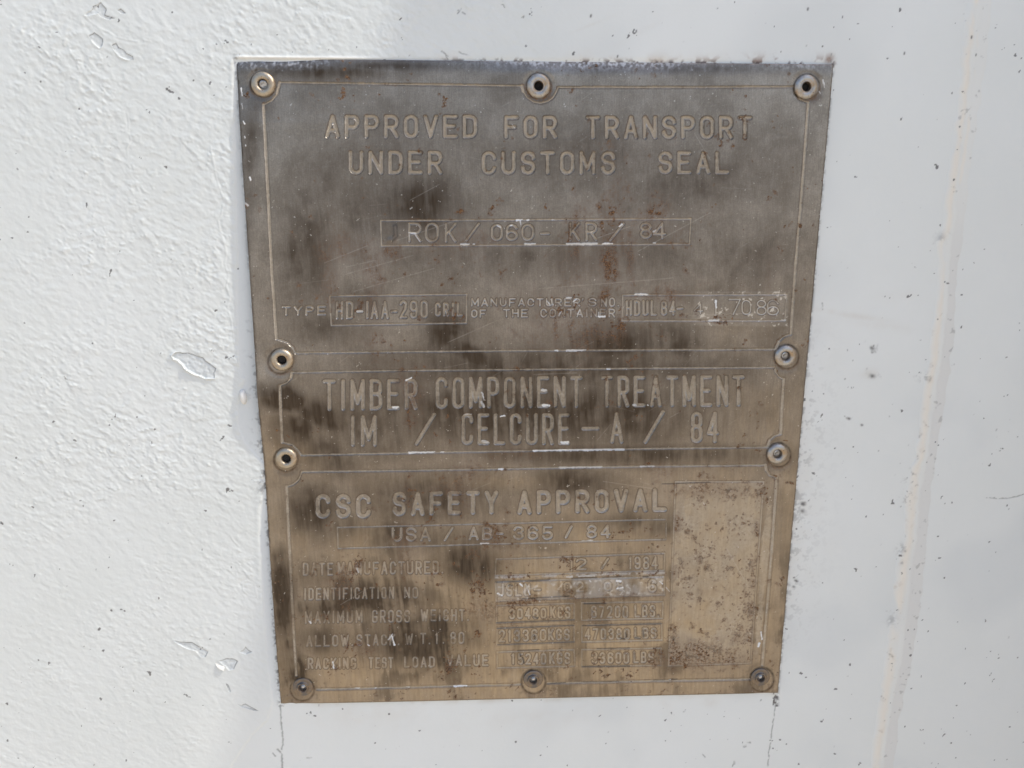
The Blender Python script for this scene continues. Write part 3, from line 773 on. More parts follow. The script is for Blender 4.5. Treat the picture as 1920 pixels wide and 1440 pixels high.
# ------------------------------------------------------------------ the plate as a relief
STEP = 0.22
us = np.arange(-PLATE_W / 2, PLATE_W / 2 + 1e-6, STEP); vs = np.arange(-PLATE_H / 2, PLATE_H / 2 + 1e-6, STEP)
U, V = np.meshgrid(us, vs)
PX, PY = project(U, V)
U = U.astype(np.float32); V = V.astype(np.float32); PX = PX.astype(np.float32); PY = PY.astype(np.float32)
q_big = fbm(U, V, 70, 111, 3); q_mid = fbm(U, V, 22, 121, 3); q_sm = fbm(U, V, 6, 131, 3); q_fi = fbm(U, V, 1.6, 141, 3); q_ed = fbm(U, V, 0.9, 151, 2)
streak = fbm(U + 0.10 * V, V * 0.07, 2.2, 161, 3); streak2 = fbm(U * 0.94 - 0.34 * V, (V * 0.94 + 0.34 * U) * 0.10, 4.0, 171, 2)

BOW_Y = [100, 160, 230, 330, 450, 560, 640, 700, 740, 775, 810, 845, 880, 930, 1000, 1100, 1200, 1260, 1300, 1325]
BOW_L = [0.4, 0.9, 1.9, 2.3, 2.7, 3.0, 3.3, 3.9, 4.1, 3.4, 2.3, 1.2, 0.6, 0.7, 1.4, 2.0, 2.0, 1.4, 0.7, 0.6]


def bow(u, v, px, py):
    l = np.interp(py, BOW_Y, BOW_L)
    dx = (u + PLATE_W / 2)
    e = np.exp(-dx / 26.0)
    mid = 0.9 + 0.5 * np.sin((v + 40) / 48.0) * np.cos(u / 75.0)
    r = 0.5 * np.exp(-(PLATE_W / 2 - u) / 30.0)
    return 1.0 + mid * (1 - e) - r + (l - 1.0) * e


D = np.full(U.shape, 1e3, np.float32); LAB = np.zeros(U.shape, np.int16); DEP = np.zeros(U.shape, np.float32); HW = np.ones(U.shape, np.float32)
LETTER = np.zeros(U.shape, np.float32)


def engrave(lines, hw, depth, lab, wob=0.0):
    for line in lines:
        for a, b in zip(line[:-1], line[1:]):
            w = window(us, vs, [a, b], hw + 5)
            x = PX[w]; y = PY[w]
            d = seg_dist(x, y, a, b) - hw
            if wob:
                d = d + wob * q_ed[w]
            m = d < D[w]
            D[w] = np.where(m, d, D[w]); LAB[w] = np.where(m, lab, LAB[w]); DEP[w] = np.where(m, depth, DEP[w]); HW[w] = np.where(m, hw, HW[w])


for k, brd in enumerate(BORDERS):
    for seg_ in brd:
        for a_, b_ in zip(seg_[:-1], seg_[1:]):
            up_ = abs(b_[1] - a_[1]) > 2.5 * abs(b_[0] - a_[0])
            engrave([[a_, b_]], 2.9 if up_ else 2.1, .22 if up_ else .30, 1 + k, 0.5)
for k, (c, hw) in enumerate(BOXES):
    engrave([c + [c[0]]], hw, .20 if k != 12 else .12, 10 + k, 0.4)
for k, (nm, sw, dep, words) in enumerate(LINES):
    for wd in words:
        engrave(word_strokes(wd[0], wd[1], wd[2], wd[3], wd[4], sw, *wd[5:]), sw / 2, dep, 40 + k, 0.35)

rivets = [(493, 158, 'gold', 0), (1010, 161, 'grey', 1), (1512, 162.5, 'grey', 1), (528.6, 675, 'gold', 0), (1473, 667.5, 'grey', 0), (537, 860, 'gold', 0), (1458, 851, 'grey', 0),
          (567.5, 1289.5, 'dark', 2), (1000, 1275, 'dark', 2), (1426.5, 1271, 'dark', 2)]
# cut faces into parts by label; the blank field is a part of its own
blank = poly_sdf(PX, PY, BOXES[12][0])
h = bow(U, V, PX, PY)
wear = sstep(-0.55, 0.15, q_sm + 0.35 * q_mid)                     # faint stretches in the rubbed lower block
fade = np.where(PY > 1035, 0.6 + 0.4 * wear, 1.0)
cut = sstep(0.25, -1.25, D)
h = h - 1.7 * DEP * cut * fade
# rubbed, pitted blank field and lower block
pit = sstep(0.35, 0.7, q_fi + 0.35 * q_sm)
inblank = sstep(2, -4, blank)
lower = sstep(1000, 1060, PY)
h = h - 0.06 * pit * np.maximum(inblank, 0.35 * lower) + 0.03 * inblank * q_fi
h = h + 0.05 * q_mid + 0.16 * q_big
# rolled edges
ed = np.minimum(np.minimum(U + PLATE_W / 2, PLATE_W / 2 - U), V + PLATE_H / 2)
h = h - 0.22 * np.exp(-(ed / 0.5) ** 2)
tp = PLATE_H / 2 - V
h = h - 1.5 * np.exp(-(tp / 2.7) ** 2) * (0.8 + 0.3 * q_mid) * np.clip(0.25 + 0.75 * np.exp(-((PX - 540) / 90) ** 2) + 0.75 * np.exp(-((PX - 1110) / 190) ** 2), 0, 1)
h = h - 0.25 * np.exp(-(tp / 0.5) ** 2)
# round hammer mark at the bottom-left corner, worn letter ghost in the first box
d = np.hypot(PX - 545, (PY - 1313) * 1.25)
h = h - 0.45 * np.exp(-(d / 9.5) ** 4) + 0.15 * np.exp(-((d - 12) / 3) ** 2)
w = window(us, vs, [(728, 425), (745, 455)], 12)
dj = np.full(PX[w].shape, 1e9)
for a, b in [((741, 426), (742, 441)), ((742, 441), (738, 449)), ((738, 449), (731, 450))]:
    dj = np.minimum(dj, seg_dist(PX[w], PY[w], a, b))
h[w] += 0.22 * np.exp(-(dj / 5.0) ** 2)
for rx, ry, kind, st in rivets:
    w = window(us, vs, [(rx, ry)], 50)
    d = np.hypot(PX[w] - rx, PY[w] - ry)
    h[w] -= 0.18 * np.exp(-((d - 25) / 5) ** 2)
REST = h.copy()
for k, (rx, ry, kind, st) in enumerate(rivets):         # drilled holes under the rivets
    if st == 1 or k in (3, 5):
        w = window(us, vs, [(rx, ry)], 14)
        h[w] -= 1.9 * np.exp(-(np.hypot(PX[w] - rx, PY[w] - ry - 3) / 11) ** 6)
OUT = h

# ---- stains, deposits, paint residue, painted reflections and edge shade (masks in photo pixels, all fixed to the metal)
dark = np.zeros_like(PX); tan = np.zeros_like(PX); grey = np.zeros_like(PX); rust = np.zeros_like(PX); paint = np.zeros_like(PX); soot = np.zeros_like(PX); scr_sheen = np.zeros_like(PX)
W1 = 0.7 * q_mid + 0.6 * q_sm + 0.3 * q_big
DARKS = [  # stains and painted dark reflections: x, y, rx, ry, angle, strength
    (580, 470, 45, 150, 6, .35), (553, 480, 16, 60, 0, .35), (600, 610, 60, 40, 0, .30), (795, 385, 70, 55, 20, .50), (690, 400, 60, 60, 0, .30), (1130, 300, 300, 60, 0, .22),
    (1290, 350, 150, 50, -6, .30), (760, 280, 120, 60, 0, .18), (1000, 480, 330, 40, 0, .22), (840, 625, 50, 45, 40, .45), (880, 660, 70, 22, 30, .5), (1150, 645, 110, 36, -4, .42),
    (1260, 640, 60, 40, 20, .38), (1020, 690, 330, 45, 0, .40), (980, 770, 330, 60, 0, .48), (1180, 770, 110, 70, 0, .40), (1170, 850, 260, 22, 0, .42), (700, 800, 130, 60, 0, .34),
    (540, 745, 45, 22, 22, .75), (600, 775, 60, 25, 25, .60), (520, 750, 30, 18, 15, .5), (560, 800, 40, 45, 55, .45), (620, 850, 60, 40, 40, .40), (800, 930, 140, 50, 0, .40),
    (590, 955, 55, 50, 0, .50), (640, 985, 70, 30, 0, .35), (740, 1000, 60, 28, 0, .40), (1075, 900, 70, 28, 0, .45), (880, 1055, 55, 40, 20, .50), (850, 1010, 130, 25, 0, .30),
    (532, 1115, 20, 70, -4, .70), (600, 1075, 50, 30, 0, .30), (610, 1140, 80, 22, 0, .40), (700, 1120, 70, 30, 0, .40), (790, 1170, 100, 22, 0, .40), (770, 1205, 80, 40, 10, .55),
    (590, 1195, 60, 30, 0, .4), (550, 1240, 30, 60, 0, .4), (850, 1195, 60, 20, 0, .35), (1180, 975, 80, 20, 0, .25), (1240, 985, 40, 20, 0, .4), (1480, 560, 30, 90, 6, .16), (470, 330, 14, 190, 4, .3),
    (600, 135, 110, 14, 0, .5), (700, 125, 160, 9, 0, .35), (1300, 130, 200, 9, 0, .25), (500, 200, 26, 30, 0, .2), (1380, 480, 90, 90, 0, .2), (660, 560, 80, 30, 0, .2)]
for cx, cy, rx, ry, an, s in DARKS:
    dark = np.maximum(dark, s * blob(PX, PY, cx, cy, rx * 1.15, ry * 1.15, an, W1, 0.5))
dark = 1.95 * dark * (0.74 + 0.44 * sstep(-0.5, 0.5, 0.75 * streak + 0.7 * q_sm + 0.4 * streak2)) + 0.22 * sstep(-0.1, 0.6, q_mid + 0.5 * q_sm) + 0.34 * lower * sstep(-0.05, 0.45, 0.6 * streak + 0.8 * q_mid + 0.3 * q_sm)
TANS = [(690, 1010, 50, 26, 0, .5), (680, 1060, 60, 40, 0, .45), (745, 1090, 60, 18, 0, .5), (890, 1130, 90, 60, 0, .6), (900, 1210, 110, 60, 0, .65), (1060, 1130, 200, 70, 0, .7), (1060, 1200, 220, 60, 0, .75),
        (950, 1260, 400, 40, 0, .55), (700, 1250, 160, 35, 0, .4), (1150, 1000, 150, 35, 0, .45), (1340, 1080, 90, 190, 4, .5), (1320, 880, 120, 30, 0, .3), (1420, 780, 70, 60, 0, .35), (1390, 600, 110, 60, 0, .2),
        (520, 860, 26, 70, 0, .35), (560, 845, 60, 25, 35, .35), (515, 950, 22, 110, 0, .25), (560, 1010, 30, 30, 0, .3), (900, 900, 150, 12, 0, .35), (1440, 1100, 26, 150, 4, .4), (1470, 1000, 30, 260, 4, .3)]
for cx, cy, rx, ry, an, s in TANS:
    tan = np.maximum(tan, s * blob(PX, PY, cx, cy, rx * 1.15, ry * 1.15, an, W1, 0.7))
tan = tan * (0.7 + 0.5 * sstep(-0.4, 0.4, streak + 0.5 * q_sm)) + 0.36 * sstep(560, 1150, PY)  # last term paints the warm ground reflection, growing down the plate
# yellow-brown seepage below boxes and letters
SEEP = [(1150, 440, 22, 60, 0, .35), (1230, 420, 30, 25, 0, .35), (1100, 500, 40, 24, 0, .3), (870, 450, 60, 14, 0, .3), (1060, 600, 60, 30, 0, .3), (1180, 470, 10, 50, 0, .4), (700, 540, 14, 60, 0, .25), (1000, 560, 40, 20, 0, .2), (705, 505, 10, 34, 0, .5), (725, 470, 18, 10, 0, .45), (640, 470, 30, 22, 0, .40), (620, 520, 12, 30, 0, .3), (1140, 480, 18, 40, 0, .55), (1075, 470, 15, 30, 0, .35), (1085, 415, 14, 30, 25, .3), (1240, 395, 18, 12, 0, .45),
        (1145, 500, 12, 30, 0, .5), (1040, 620, 9, 26, 0, .5), (1095, 630, 20, 26, 0, .45), (1160, 620, 12, 20, 0, .45), (1250, 550, 34, 12, 0, .4), (875, 885, 20, 16, 0, .5), (860, 915, 24, 20, 0, .4),
        (780, 740, 12, 24, 10, .6), (760, 720, 10, 10, 0, .4), (930, 1005, 20, 18, 0, .5), (760, 1020, 12, 50, 0, .35), (980, 1126, 60, 6, -4, .7), (1160, 1115, 90, 6, -3, .5), (905, 1140, 24, 14, 0, .45), (640, 1090, 16, 22, 0, .4),
        (690, 1215, 20, 10, 0, .35), (1310, 1235, 60, 10, 0, .65), (1260, 1235, 10, 14, 0, .6), (1330, 915, 45, 12, 0, .45), (1270, 1225, 16, 10, 0, .5), (1240, 885, 16, 14, 0, .35), (1440, 560, 8, 60, 0, .1), (960, 850, 60, 8, 0, .3)]
for cx, cy, rx, ry, an, s in SEEP:
    rust = np.maximum(rust, 1.35 * s * blob(PX, PY, cx, cy, rx * 1.25, ry * 1.3, an, q_sm + 0.8 * q_fi, 1.2) * (0.55 + 0.6 * sstep(-0.3, 0.4, streak)))
# red-brown scabs
SCAB = [(1146, 401, 4, 7, 30), (1152, 388, 3, 5, 20), (1230, 400, 6, 3, 0), (848, 521, 4, 3, 0), (844, 523, 2, 3, 0), (675, 573, 5, 9, 20), (668, 581, 3, 4, 0), (851, 588, 4, 9, 10), (1049, 576, 6, 5, 0), (1052, 582, 4, 4, 0),
        (1077, 571, 3, 6, 0), (1080, 580, 3, 3, 0), (1159, 600, 3, 12, 0), (1163, 610, 7, 9, 0), (1339, 594, 5, 3, 0), (1345, 603, 9, 3, 0), (778, 703, 3, 3, 0), (640, 572, 3, 3, 0), (808, 970, 4, 5, 20), (768, 936, 2, 6, 20),
        (930, 1000, 6, 9, 10), (945, 1003, 6, 3, 30), (1164, 995, 9, 3, -10), (664, 1068, 3, 5, 0), (672, 1055, 6, 6, 0), (661, 1082, 2, 8, 10), (634, 1073, 4, 3, 0), (812, 1074, 3, 2, 0), (1058, 1047, 6, 4, 0), (1072, 1045, 5, 5, 0),
        (896, 1088, 8, 5, 0), (901, 1100, 6, 14, -15), (888, 1108, 3, 4, 0), (731, 1175, 2, 9, 0), (653, 1206, 2, 8, 8), (672, 1204, 5, 4, 0), (845, 1235, 3, 3, 0), (842, 1250, 6, 8, 20), (629, 1250, 4, 5, 0), (1311, 932, 6, 9, 20),
        (1365, 918, 12, 6, 0), (1370, 930, 10, 4, 0), (1400, 916, 4, 4, 0), (1418, 925, 9, 7, 0), (1436, 933, 4, 4, 0), (1288, 995, 5, 5, 0), (1300, 1006, 4, 5, 0), (1310, 1046, 8, 7, 30), (1322, 1062, 7, 6, 0), (1332, 1026, 4, 4, 0),
        (1370, 1062, 4, 4, 0), (1339, 1086, 4, 3, 0), (1275, 1052, 4, 9, 5), (1272, 1066, 2, 14, 5), (1288, 1081, 9, 5, 0), (1295, 1110, 4, 5, 0), (1309, 1120, 3, 6, 0), (1345, 1130, 5, 4, 0), (1405, 1055, 3, 12, 8), (1410, 1067, 3, 6, 0),
        (1397, 1112, 4, 5, 0), (1405, 1140, 7, 14, 0), (1388, 1173, 6, 4, 0), (1340, 1215, 18, 8, 20), (1300, 1228, 26, 5, 0), (1262, 1190, 3, 10, 8), (1260, 1230, 6, 6, 0), (1380, 1190, 10, 12, 0), (1367, 973, 3, 3, 0), (1353, 988, 3, 3, 20),
        (1364, 978, 2, 2, 0), (1341, 979, 2, 2, 0), (1140, 1262, 6, 2, 0), (1132, 1263, 3, 2, 0), (854, 1303, 2, 5, 20), (1178, 1262, 5, 2, 20), (1237, 1221, 7, 4, -25), (1122, 1246, 3, 3, 0), (964, 1079, 14, 3, 0), (1145, 1073, 10, 3, 0),
        (1220, 1072, 12, 2, 0), (1232, 1022, 3, 3, 0), (1222, 1018, 2, 2, 0), (1128, 418, 2, 9, 0), (1066, 434, 1.6, 18, 3), (1105, 128, 3, 2, 0)]
for cx, cy, rx, ry, an in SCAB:
    w = window(us, vs, [(cx - rx, cy - ry), (cx + rx, cy + ry)], 14)
    b = blob(PX[w], PY[w], cx, cy, rx * 1.15, ry * 1.15, an, 1.2 * q_fi[w] + 0.8 * q_ed[w], 1.3)
    rust[w] = np.maximum(rust[w], sstep(0.22, 0.62, b) * np.where(inblank[w] > 0.5, 0.62, 1.0)); soot[w] = np.maximum(soot[w], 0.45 * sstep(0.5, 0.9, b) * sstep(-0.2, 0.3, q_ed[w]))
# pits full of rust in the blank field and the lower block
rust = np.maximum(rust, inblank * sstep(0.36, 0.66, -0.14 * sstep(-12, -45, blank) +  q_fi + 0.55 * q_sm + 0.25 * np.maximum(blob(PX, PY, 1300, 1225, 110, 30), np.maximum(blob(PX, PY, 1400, 1140, 30, 80), blob(PX, PY, 1340, 920, 100, 20)))) * 0.75)
rust = np.maximum(rust, lower * (1 - inblank) * sstep(0.48, 0.75, q_fi + 0.4 * q_sm) * 0.5)
tanb = np.maximum.reduce([blob(PX, PY, 1290, 945, 9, 26, 5, q_fi, .7), blob(PX, PY, 1283, 1015, 9, 26, -8, q_fi, .7), blob(PX, PY, 1274, 1080, 6, 24, 0, q_fi, .8), blob(PX, PY, 1400, 1020, 14, 100, 5, q_sm, .6),
                          blob(PX, PY, 1374, 1140, 18, 40, 10, q_sm, .7), blob(PX, PY, 1432, 1040, 8, 110, 5, q_fi, .6), blob(PX, PY, 1300, 1218, 40, 16, 0, q_fi, .8), blob(PX, PY, 1360, 1195, 40, 24, -20, q_fi, .9), blob(PX, PY, 1422, 1170, 6, 60, 6, q_fi, .8)])
tan = np.maximum(tan, 0.95 * sstep(0.25, 0.6, tanb)); pale = 0.62 * sstep(0.25, 0.6, tanb) * (0.75 + 0.4 * q_sm)
rust = np.maximum(rust, 0.95 * np.exp(-((blank + 6) / 6) ** 2) * sstep(-0.1, 0.45, q_sm + 0.4 * q_fi) * sstep(905, 930, PY + 14 * q_sm))
rust = np.maximum(rust, 1.0 * inblank * sstep(1180, 1230, PY + 12 * q_sm) * sstep(-0.2, 0.3, q_sm + 0.5 * q_fi))
tan = np.clip(tan + 0.25 * inblank, 0, 1)
grey = np.maximum(grey, 0.8 * sstep(0.3, 0.6, blob(PX, PY, 1286, 971, 7, 13, 10, q_fi, .6)))
grey = np.maximum(grey, 0.55 * blob(PX, PY, 1330, 1000, 50, 60, 0, q_mid, .5))
# scratched identification box
idb = poly_sdf(PX, PY, BOXES[5][0])
inid = sstep(1, -2, idb)
grey = np.maximum(grey, inid * (0.35 + 0.5 * sstep(1030, 1060, PX) * sstep(-0.6, 0.2, q_sm)))
scr_sheen = np.maximum(scr_sheen, inid * sstep(0.35, 0.6, streak2 * 0.4 + q_fi) * 0.35)
ser = sstep(1, -3, poly_sdf(PX, PY, [(1300, 545), (1478, 545), (1475, 612), (1295, 610)]))
scr_sheen = np.maximum(scr_sheen, ser * sstep(0.42, 0.62, q_fi + 0.25 * q_ed) * 0.55)
grey = np.maximum(grey, 0.35 * ser)
for a, b, s in [((930, 1078), (1243, 1070), 2.0), ((930, 1082), (1240, 1075), 2.2)]:
    w = window(us, vs, [a, b], 8)
    grey[w] = np.maximum(grey[w], 0.75 * np.exp(-(seg_dist(PX[w], PY[w], a, b) / s) ** 2))
for a, b, s in [((929, 1089), (1030, 1085), 1.5), ((1072, 1082), (1117, 1080.5), 1.4), ((1130, 1080.3), (1162, 1079), 1.3), ((979, 1120), (1066, 1115), 1.5), ((1205, 1078.5), (1214, 1078.5), 1.6), ((953, 1095), (956, 1093), 1.4), ((956, 1093), (960, 1096), 1.4),
                ((1225, 1272.5), (1245, 1272), 1.2), ((1255, 1271.5), (1268, 1270.5), 1.4), ((1095, 1129), (1135, 1129), 1.4), ((1002, 1189), (1003, 1196), 1.5), ((975, 1223), (976, 1228), 1.5), ((979, 1230), (982, 1240), 1.6), ((1240, 905), (1330, 902), .8),
                ((1172, 1184), (1174, 1192), 1.6), ((1160, 1193), (1170, 1195), 1.5), ((1190, 1193), (1198, 1194), 1.6), ((1205, 1180), (1206, 1192), 1.5), ((933, 1206), (1076, 1201), .9), ((932, 1175.5), (1076, 1170), .9), ((1091, 1170.5), (1240, 1166.5), .9),
                ((1091, 1247), (1180, 1246), 1.2), ((970, 1217), (1010, 1216), 1.2), ((1119, 1213.5), (1180, 1212.5), 1.0), ((931, 1165), (1076, 1159.5), .9), ((1000, 1154), (1008, 1156), 1.5), ((1025, 1280), (1060, 1277.5), .8), ((1090, 1276.5), (1160, 1275), .8)]:
    w = window(us, vs, [a, b], 8)
    soot[w] = np.maximum(soot[w], 0.9 * np.exp(-(seg_dist(PX[w], PY[w] + 0.5 * q_ed[w], a, b) / s) ** 2))
paint = np.maximum(paint, inid * 0.21 * sstep(-0.4, 0.3, q_sm + 0.4 * q_fi) * (0.6 + 0.4 * sstep(1040, 1080, PX)))
for a, b in [((930, 1080), (1243, 1071)), ((935, 1098), (992, 1096))]:
    w = window(us, vs, [a, b], 8)
    paint[w] = np.maximum(paint[w], 0.36 * np.exp(-(seg_dist(PX[w], PY[w], a, b) / 2.2) ** 2) * sstep(-0.2, 0.35, q_fi[w] + q_sm[w]))
# pale dust on the floor of the engraving; brown along the upper rim of lines
floor_ = sstep(-0.3, -1.6, D)
D_low = np.vstack([D[:10] * 0 + 99, D[:-10]])                          # distance seen 2 mm lower: > D on a lower rim, < D on an upper rim
upper = sstep(0, 3, D - D_low)
dust = floor_ * np.where(LAB >= 40, np.where(PY > 1035, 0.70, 0.66), 0.85) * (0.75 + 0.4 * sstep(-0.4, 0.4, q_sm + 0.4 * q_fi)) * np.where(PY > 1035, 0.55 + 0.45 * wear, 1.0)
rim = np.exp(-((D - 1.2) / 1.2) ** 2)
rust = np.maximum(rust, rim * upper * sstep(-0.35, 0.3, q_sm + 0.3 * q_mid) * 0.75 * np.where(LAB < 40, 1.0, 0.55))
rust = np.maximum(rust, floor_ * sstep(0.05, 0.5, q_sm + 0.5 * q_fi) * 0.24)
tan = np.maximum(tan, floor_ * 0.4)
dust = np.maximum(dust, np.maximum(pale, inblank * np.clip(0.34 + 0.3 * q_sm + 0.2 * q_mid, 0, 1)))
dark = np.maximum(dark, np.maximum(0.85 * np.exp(-((U + PLATE_W / 2) / 0.9) ** 2), 0.55 * np.exp(-((PLATE_W / 2 - U) / 0.6) ** 2)) * (0.7 + 0.6 * q_fi))  # contact shadow and plate thickness painted as dark edge lines
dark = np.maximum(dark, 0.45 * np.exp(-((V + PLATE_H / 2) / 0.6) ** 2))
dark = dark * (1 - 0.55 * inblank)
numb = (LAB >= 58) & (LAB != 59)
soot = np.maximum(soot, np.where(numb, floor_ * sstep(0.12, 0.42, q_sm + 0.35 * q_fi) * 0.65, 0))
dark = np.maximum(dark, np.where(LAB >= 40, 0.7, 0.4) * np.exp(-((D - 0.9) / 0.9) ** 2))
scr_sheen = np.maximum(scr_sheen, 0.5 * np.exp(-((D + 0.6) / 0.5) ** 2) * np.where(LAB >= 40, 1.0, 0.5) * sstep(-0.7, 0.1, q_sm + 0.4 * q_fi) * np.where(PY > 1035, 0.35, 1))  # painted highlight along the engraved rims
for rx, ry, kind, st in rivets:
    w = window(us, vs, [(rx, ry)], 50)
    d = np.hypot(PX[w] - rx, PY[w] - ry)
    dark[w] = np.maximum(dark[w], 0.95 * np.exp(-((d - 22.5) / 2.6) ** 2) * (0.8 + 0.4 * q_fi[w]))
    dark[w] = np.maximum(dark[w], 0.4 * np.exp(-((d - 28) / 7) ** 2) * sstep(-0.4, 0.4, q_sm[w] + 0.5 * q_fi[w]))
w = window(us, vs, [(728, 420), (745, 455)], 10)
dj = np.minimum(seg_dist(PX[w], PY[w], (742, 424), (743, 441)), seg_dist(PX[w], PY[w], (743, 441), (732, 452)))
soot[w] = np.maximum(soot[w], 0.6 * np.exp(-((dj - 3) / 2.2) ** 2) * (PX[w] > 736))
grey = np.maximum(grey, 0.35 * blob(PX, PY, 505, 700, 30, 22, 20, q_sm, .7))  # pale gleam of the left buckle's reflection painted on
# rust collars round some rivets
for rx, ry, s in [(1010, 163, .8), (1512, 165, .55), (528, 677, .35), (537, 861, .3), (1473, 669, .5), (1458, 853, .5), (493, 159, .4), (567, 1291, .3), (1000, 1277, .3), (1426, 1272, .3)]:
    w = window(us, vs, [(rx, ry)], 50)
    d = np.hypot(PX[w] - rx, PY[w] - ry)
    rust[w] = np.maximum(rust[w], s * np.exp(-((d - 23) / 3.2) ** 2) * sstep(-16, 14, PY[w] - ry + 8 * q_sm[w]))
    rust[w] = np.maximum(rust[w], s * 0.5 * np.exp(-((d - 27) / 5) ** 2) * sstep(4, 22, PY[w] - ry) * sstep(-0.3, 0.4, q_fi[w] + q_sm[w]))
soot = np.maximum(soot, blob(PX, PY, 481, 131.5, 4, 3, 0, q_fi, .8))
# residue of white paint: (x0, y0, x1, y1, half width)
RES = [(864, 457.6, 880, 457.2, 2.0), (887, 457, 890, 457, 1.4), (984, 457, 1003, 456.5, 2.1), (1062, 457, 1118, 456.3, 2.2), (1128, 456.5, 1146, 456, 2.2), (1224, 455, 1227, 454.5, 1.8), (968, 412.5, 979, 411.5, 2.0), (987, 411.8, 991, 411.8, 1.8),
       (975, 412, 976, 424, 1.3), (1034, 412, 1037, 411.8, 1.5), (932, 422, 938, 425, 1.8), (957, 423, 960, 422, 1.4), (1160, 424, 1165, 421, 1.8), (1224, 434, 1227, 431, 1.5), (1107, 435, 1112, 432, 1.2), (768, 436, 780, 437, 1.8), (780, 440, 787, 451, 1.5),
       (768, 440, 769, 450, 1.2), (671, 582.5, 680, 582, 2.4), (1189, 551, 1213, 550.5, 1.8), (1328, 599.6, 1345, 599, 2.2), (1464, 599, 1470, 599, 1.4), (1340, 562, 1341, 576, 1.8), (1025, 563, 1030, 570, 1.5), (1032, 560, 1036, 570, 1.5), (1061, 557.5, 1069, 557, 1.6),
       (1074, 565, 1080, 559, 1.5), (1082, 588, 1086, 580, 1.5), (1121, 592, 1133, 592, 1.8), (1121, 584, 1122, 591, 1.4), (1047, 590, 1052, 582, 1.3), (762, 711, 772, 706, 2.2), (738, 762, 747, 761, 2.6), (903, 752, 907, 760, 2.6), (904, 735, 908, 748, 1.6),
       (1015, 729, 1023, 730, 2.6), (1018, 758, 1028, 758, 3.0), (1186, 757, 1190, 758, 2.4), (1212, 757, 1214, 758, 1.8), (905, 825, 914, 827, 3.0), (1053, 828, 1064, 827, 3.2), (938, 778, 946, 777, 1.4), (870, 776, 884, 774, 1.3), (1040, 655.6, 1045, 655.4, 1.6),
       (1062, 655.4, 1096, 654.6, 2.3), (1137, 690.3, 1143, 690.2, 1.5), (768, 846.6, 815, 845.2, 2.4), (826, 845.5, 832, 845, 1.5), (1000, 842.8, 1060, 841.5, 1.7), (1062, 841.4, 1168, 840.4, 2.0), (1048, 874.2, 1128, 873, 2.0), (1200, 872.2, 1225, 872, 1.8),
       (935, 877.5, 942, 877, 1.8), (902, 1016.5, 916, 1016, 1.8), (1090, 1011, 1110, 1010.5, 1.3), (670, 1063, 673, 1070, 1.7), (582, 1162, 584, 1165, 2.2), (735, 1188, 740, 1206, 1.6), (729, 1196, 737, 1186, 1.5), (691, 1206, 693, 1207, 1.6), (625, 1238, 627, 1250, 1.6),
       (666, 1288, 675, 1287, 1.2), (703, 1287, 706, 1287, 1.1), (763, 1285, 767, 1285, 1.3), (852, 1284, 875, 1283, 1.7), (1252, 1271.7, 1256, 1271.6, 1.4), (1425, 1182, 1427, 1195, 1.7), (1422, 1203, 1420, 1209, 2.2), (1062, 1079, 1072, 1078.5, 2.0),
       (1084, 1078, 1114, 1077, 1.6), (1105, 1086, 1107, 1088, 1.6), (1155, 1086, 1163, 1087, 2.4), (1155, 1101, 1167, 1099, 1.2), (1235, 1087, 1241, 1092, 1.3), (1247, 1098, 1254, 1106, 1.2), (975, 1092, 979, 1096, 1.6), (933, 1110, 941, 1114, 1.6), (1011, 1124, 1012, 1126, 1.5),
       (985, 1092, 993, 1112, 1.0), (960, 234, 965, 241, 0.9), (459, 228, 461, 233, 1.1), (461, 256, 462, 260, 1.2), (463, 272, 463, 274, 1.2), (471, 333, 473, 338, 1.8), (462, 380, 468, 385, 2.2), (453, 165, 456, 180, 1.3), (455, 195, 457, 205, 1.2), (481, 652, 484, 660, 1.2),
       (1540, 150, 1544, 165, 1.2), (1534, 172, 1536, 176, 1.2)]
for x0, y0, x1, y1, r in RES:
    w = window(us, vs, [(x0, y0), (x1, y1)], 8)
    d = seg_dist(PX[w] + 1.0 * q_ed[w], PY[w] + 0.8 * q_ed[w], (x0, y0), (x1, y1)) + 1.1 * q_fi[w]
    paint[w] = np.maximum(paint[w], (1.0, 0.75, 0.55)[int(x0 + y0) % 3] * sstep(r + 0.15, r - 0.85, d + 0.5 * np.abs(q_sm[w])))
OUT = OUT + 0.10 * paint
# paint dusting along the top edge
paint = np.maximum(paint, sstep(0.15, 0.5, q_ed + 0.7 * np.exp(-(tp / 2.2) ** 2) - 0.45) * sstep(900, 1000, PX) * sstep(1330, 1200, PX) * np.exp(-(tp / 3.2) ** 2) * 0.35)
paint = np.maximum(paint, sstep(0.25, 0.5, q_ed + 0.5 * q_fi) * np.exp(-(tp / 3.0) ** 2) * sstep(640, 520, PX) * 0.5)
# scratches
SCR = [((610, 492), (690, 460)), ((650, 513), (775, 478)), ((665, 545), (815, 502)), ((745, 450), (850, 415)), ((770, 375), (825, 345)), ((1010, 540), (1190, 526)), ((1190, 526), (1260, 520)), ((1118, 446), (1180, 424)), ((1195, 470), (1330, 398)), ((1460 - 100, 1025), (1394, 1085)),
       ((650, 500), (705, 487)), ((1000, 690 + 10), (1080, 697)), ((1255, 780), (1270, 772)), ((1130, 900), (1230, 915)), ((1290, 590), (1440, 585)), ((840, 640), (930, 600)), ((1300, 250), (1330, 300)), ((690, 1100), (640, 1130))]
rng = np.random.RandomState(9)
for _ in range(70):
    x0 = rng.uniform(480, 1480); y0 = rng.uniform(140, 1270); an = rng.normal(-0.35, 0.35); ln = rng.uniform(8, 60)
    SCR.append(((x0, y0), (x0 + ln * math.cos(an), y0 + ln * math.sin(an))))
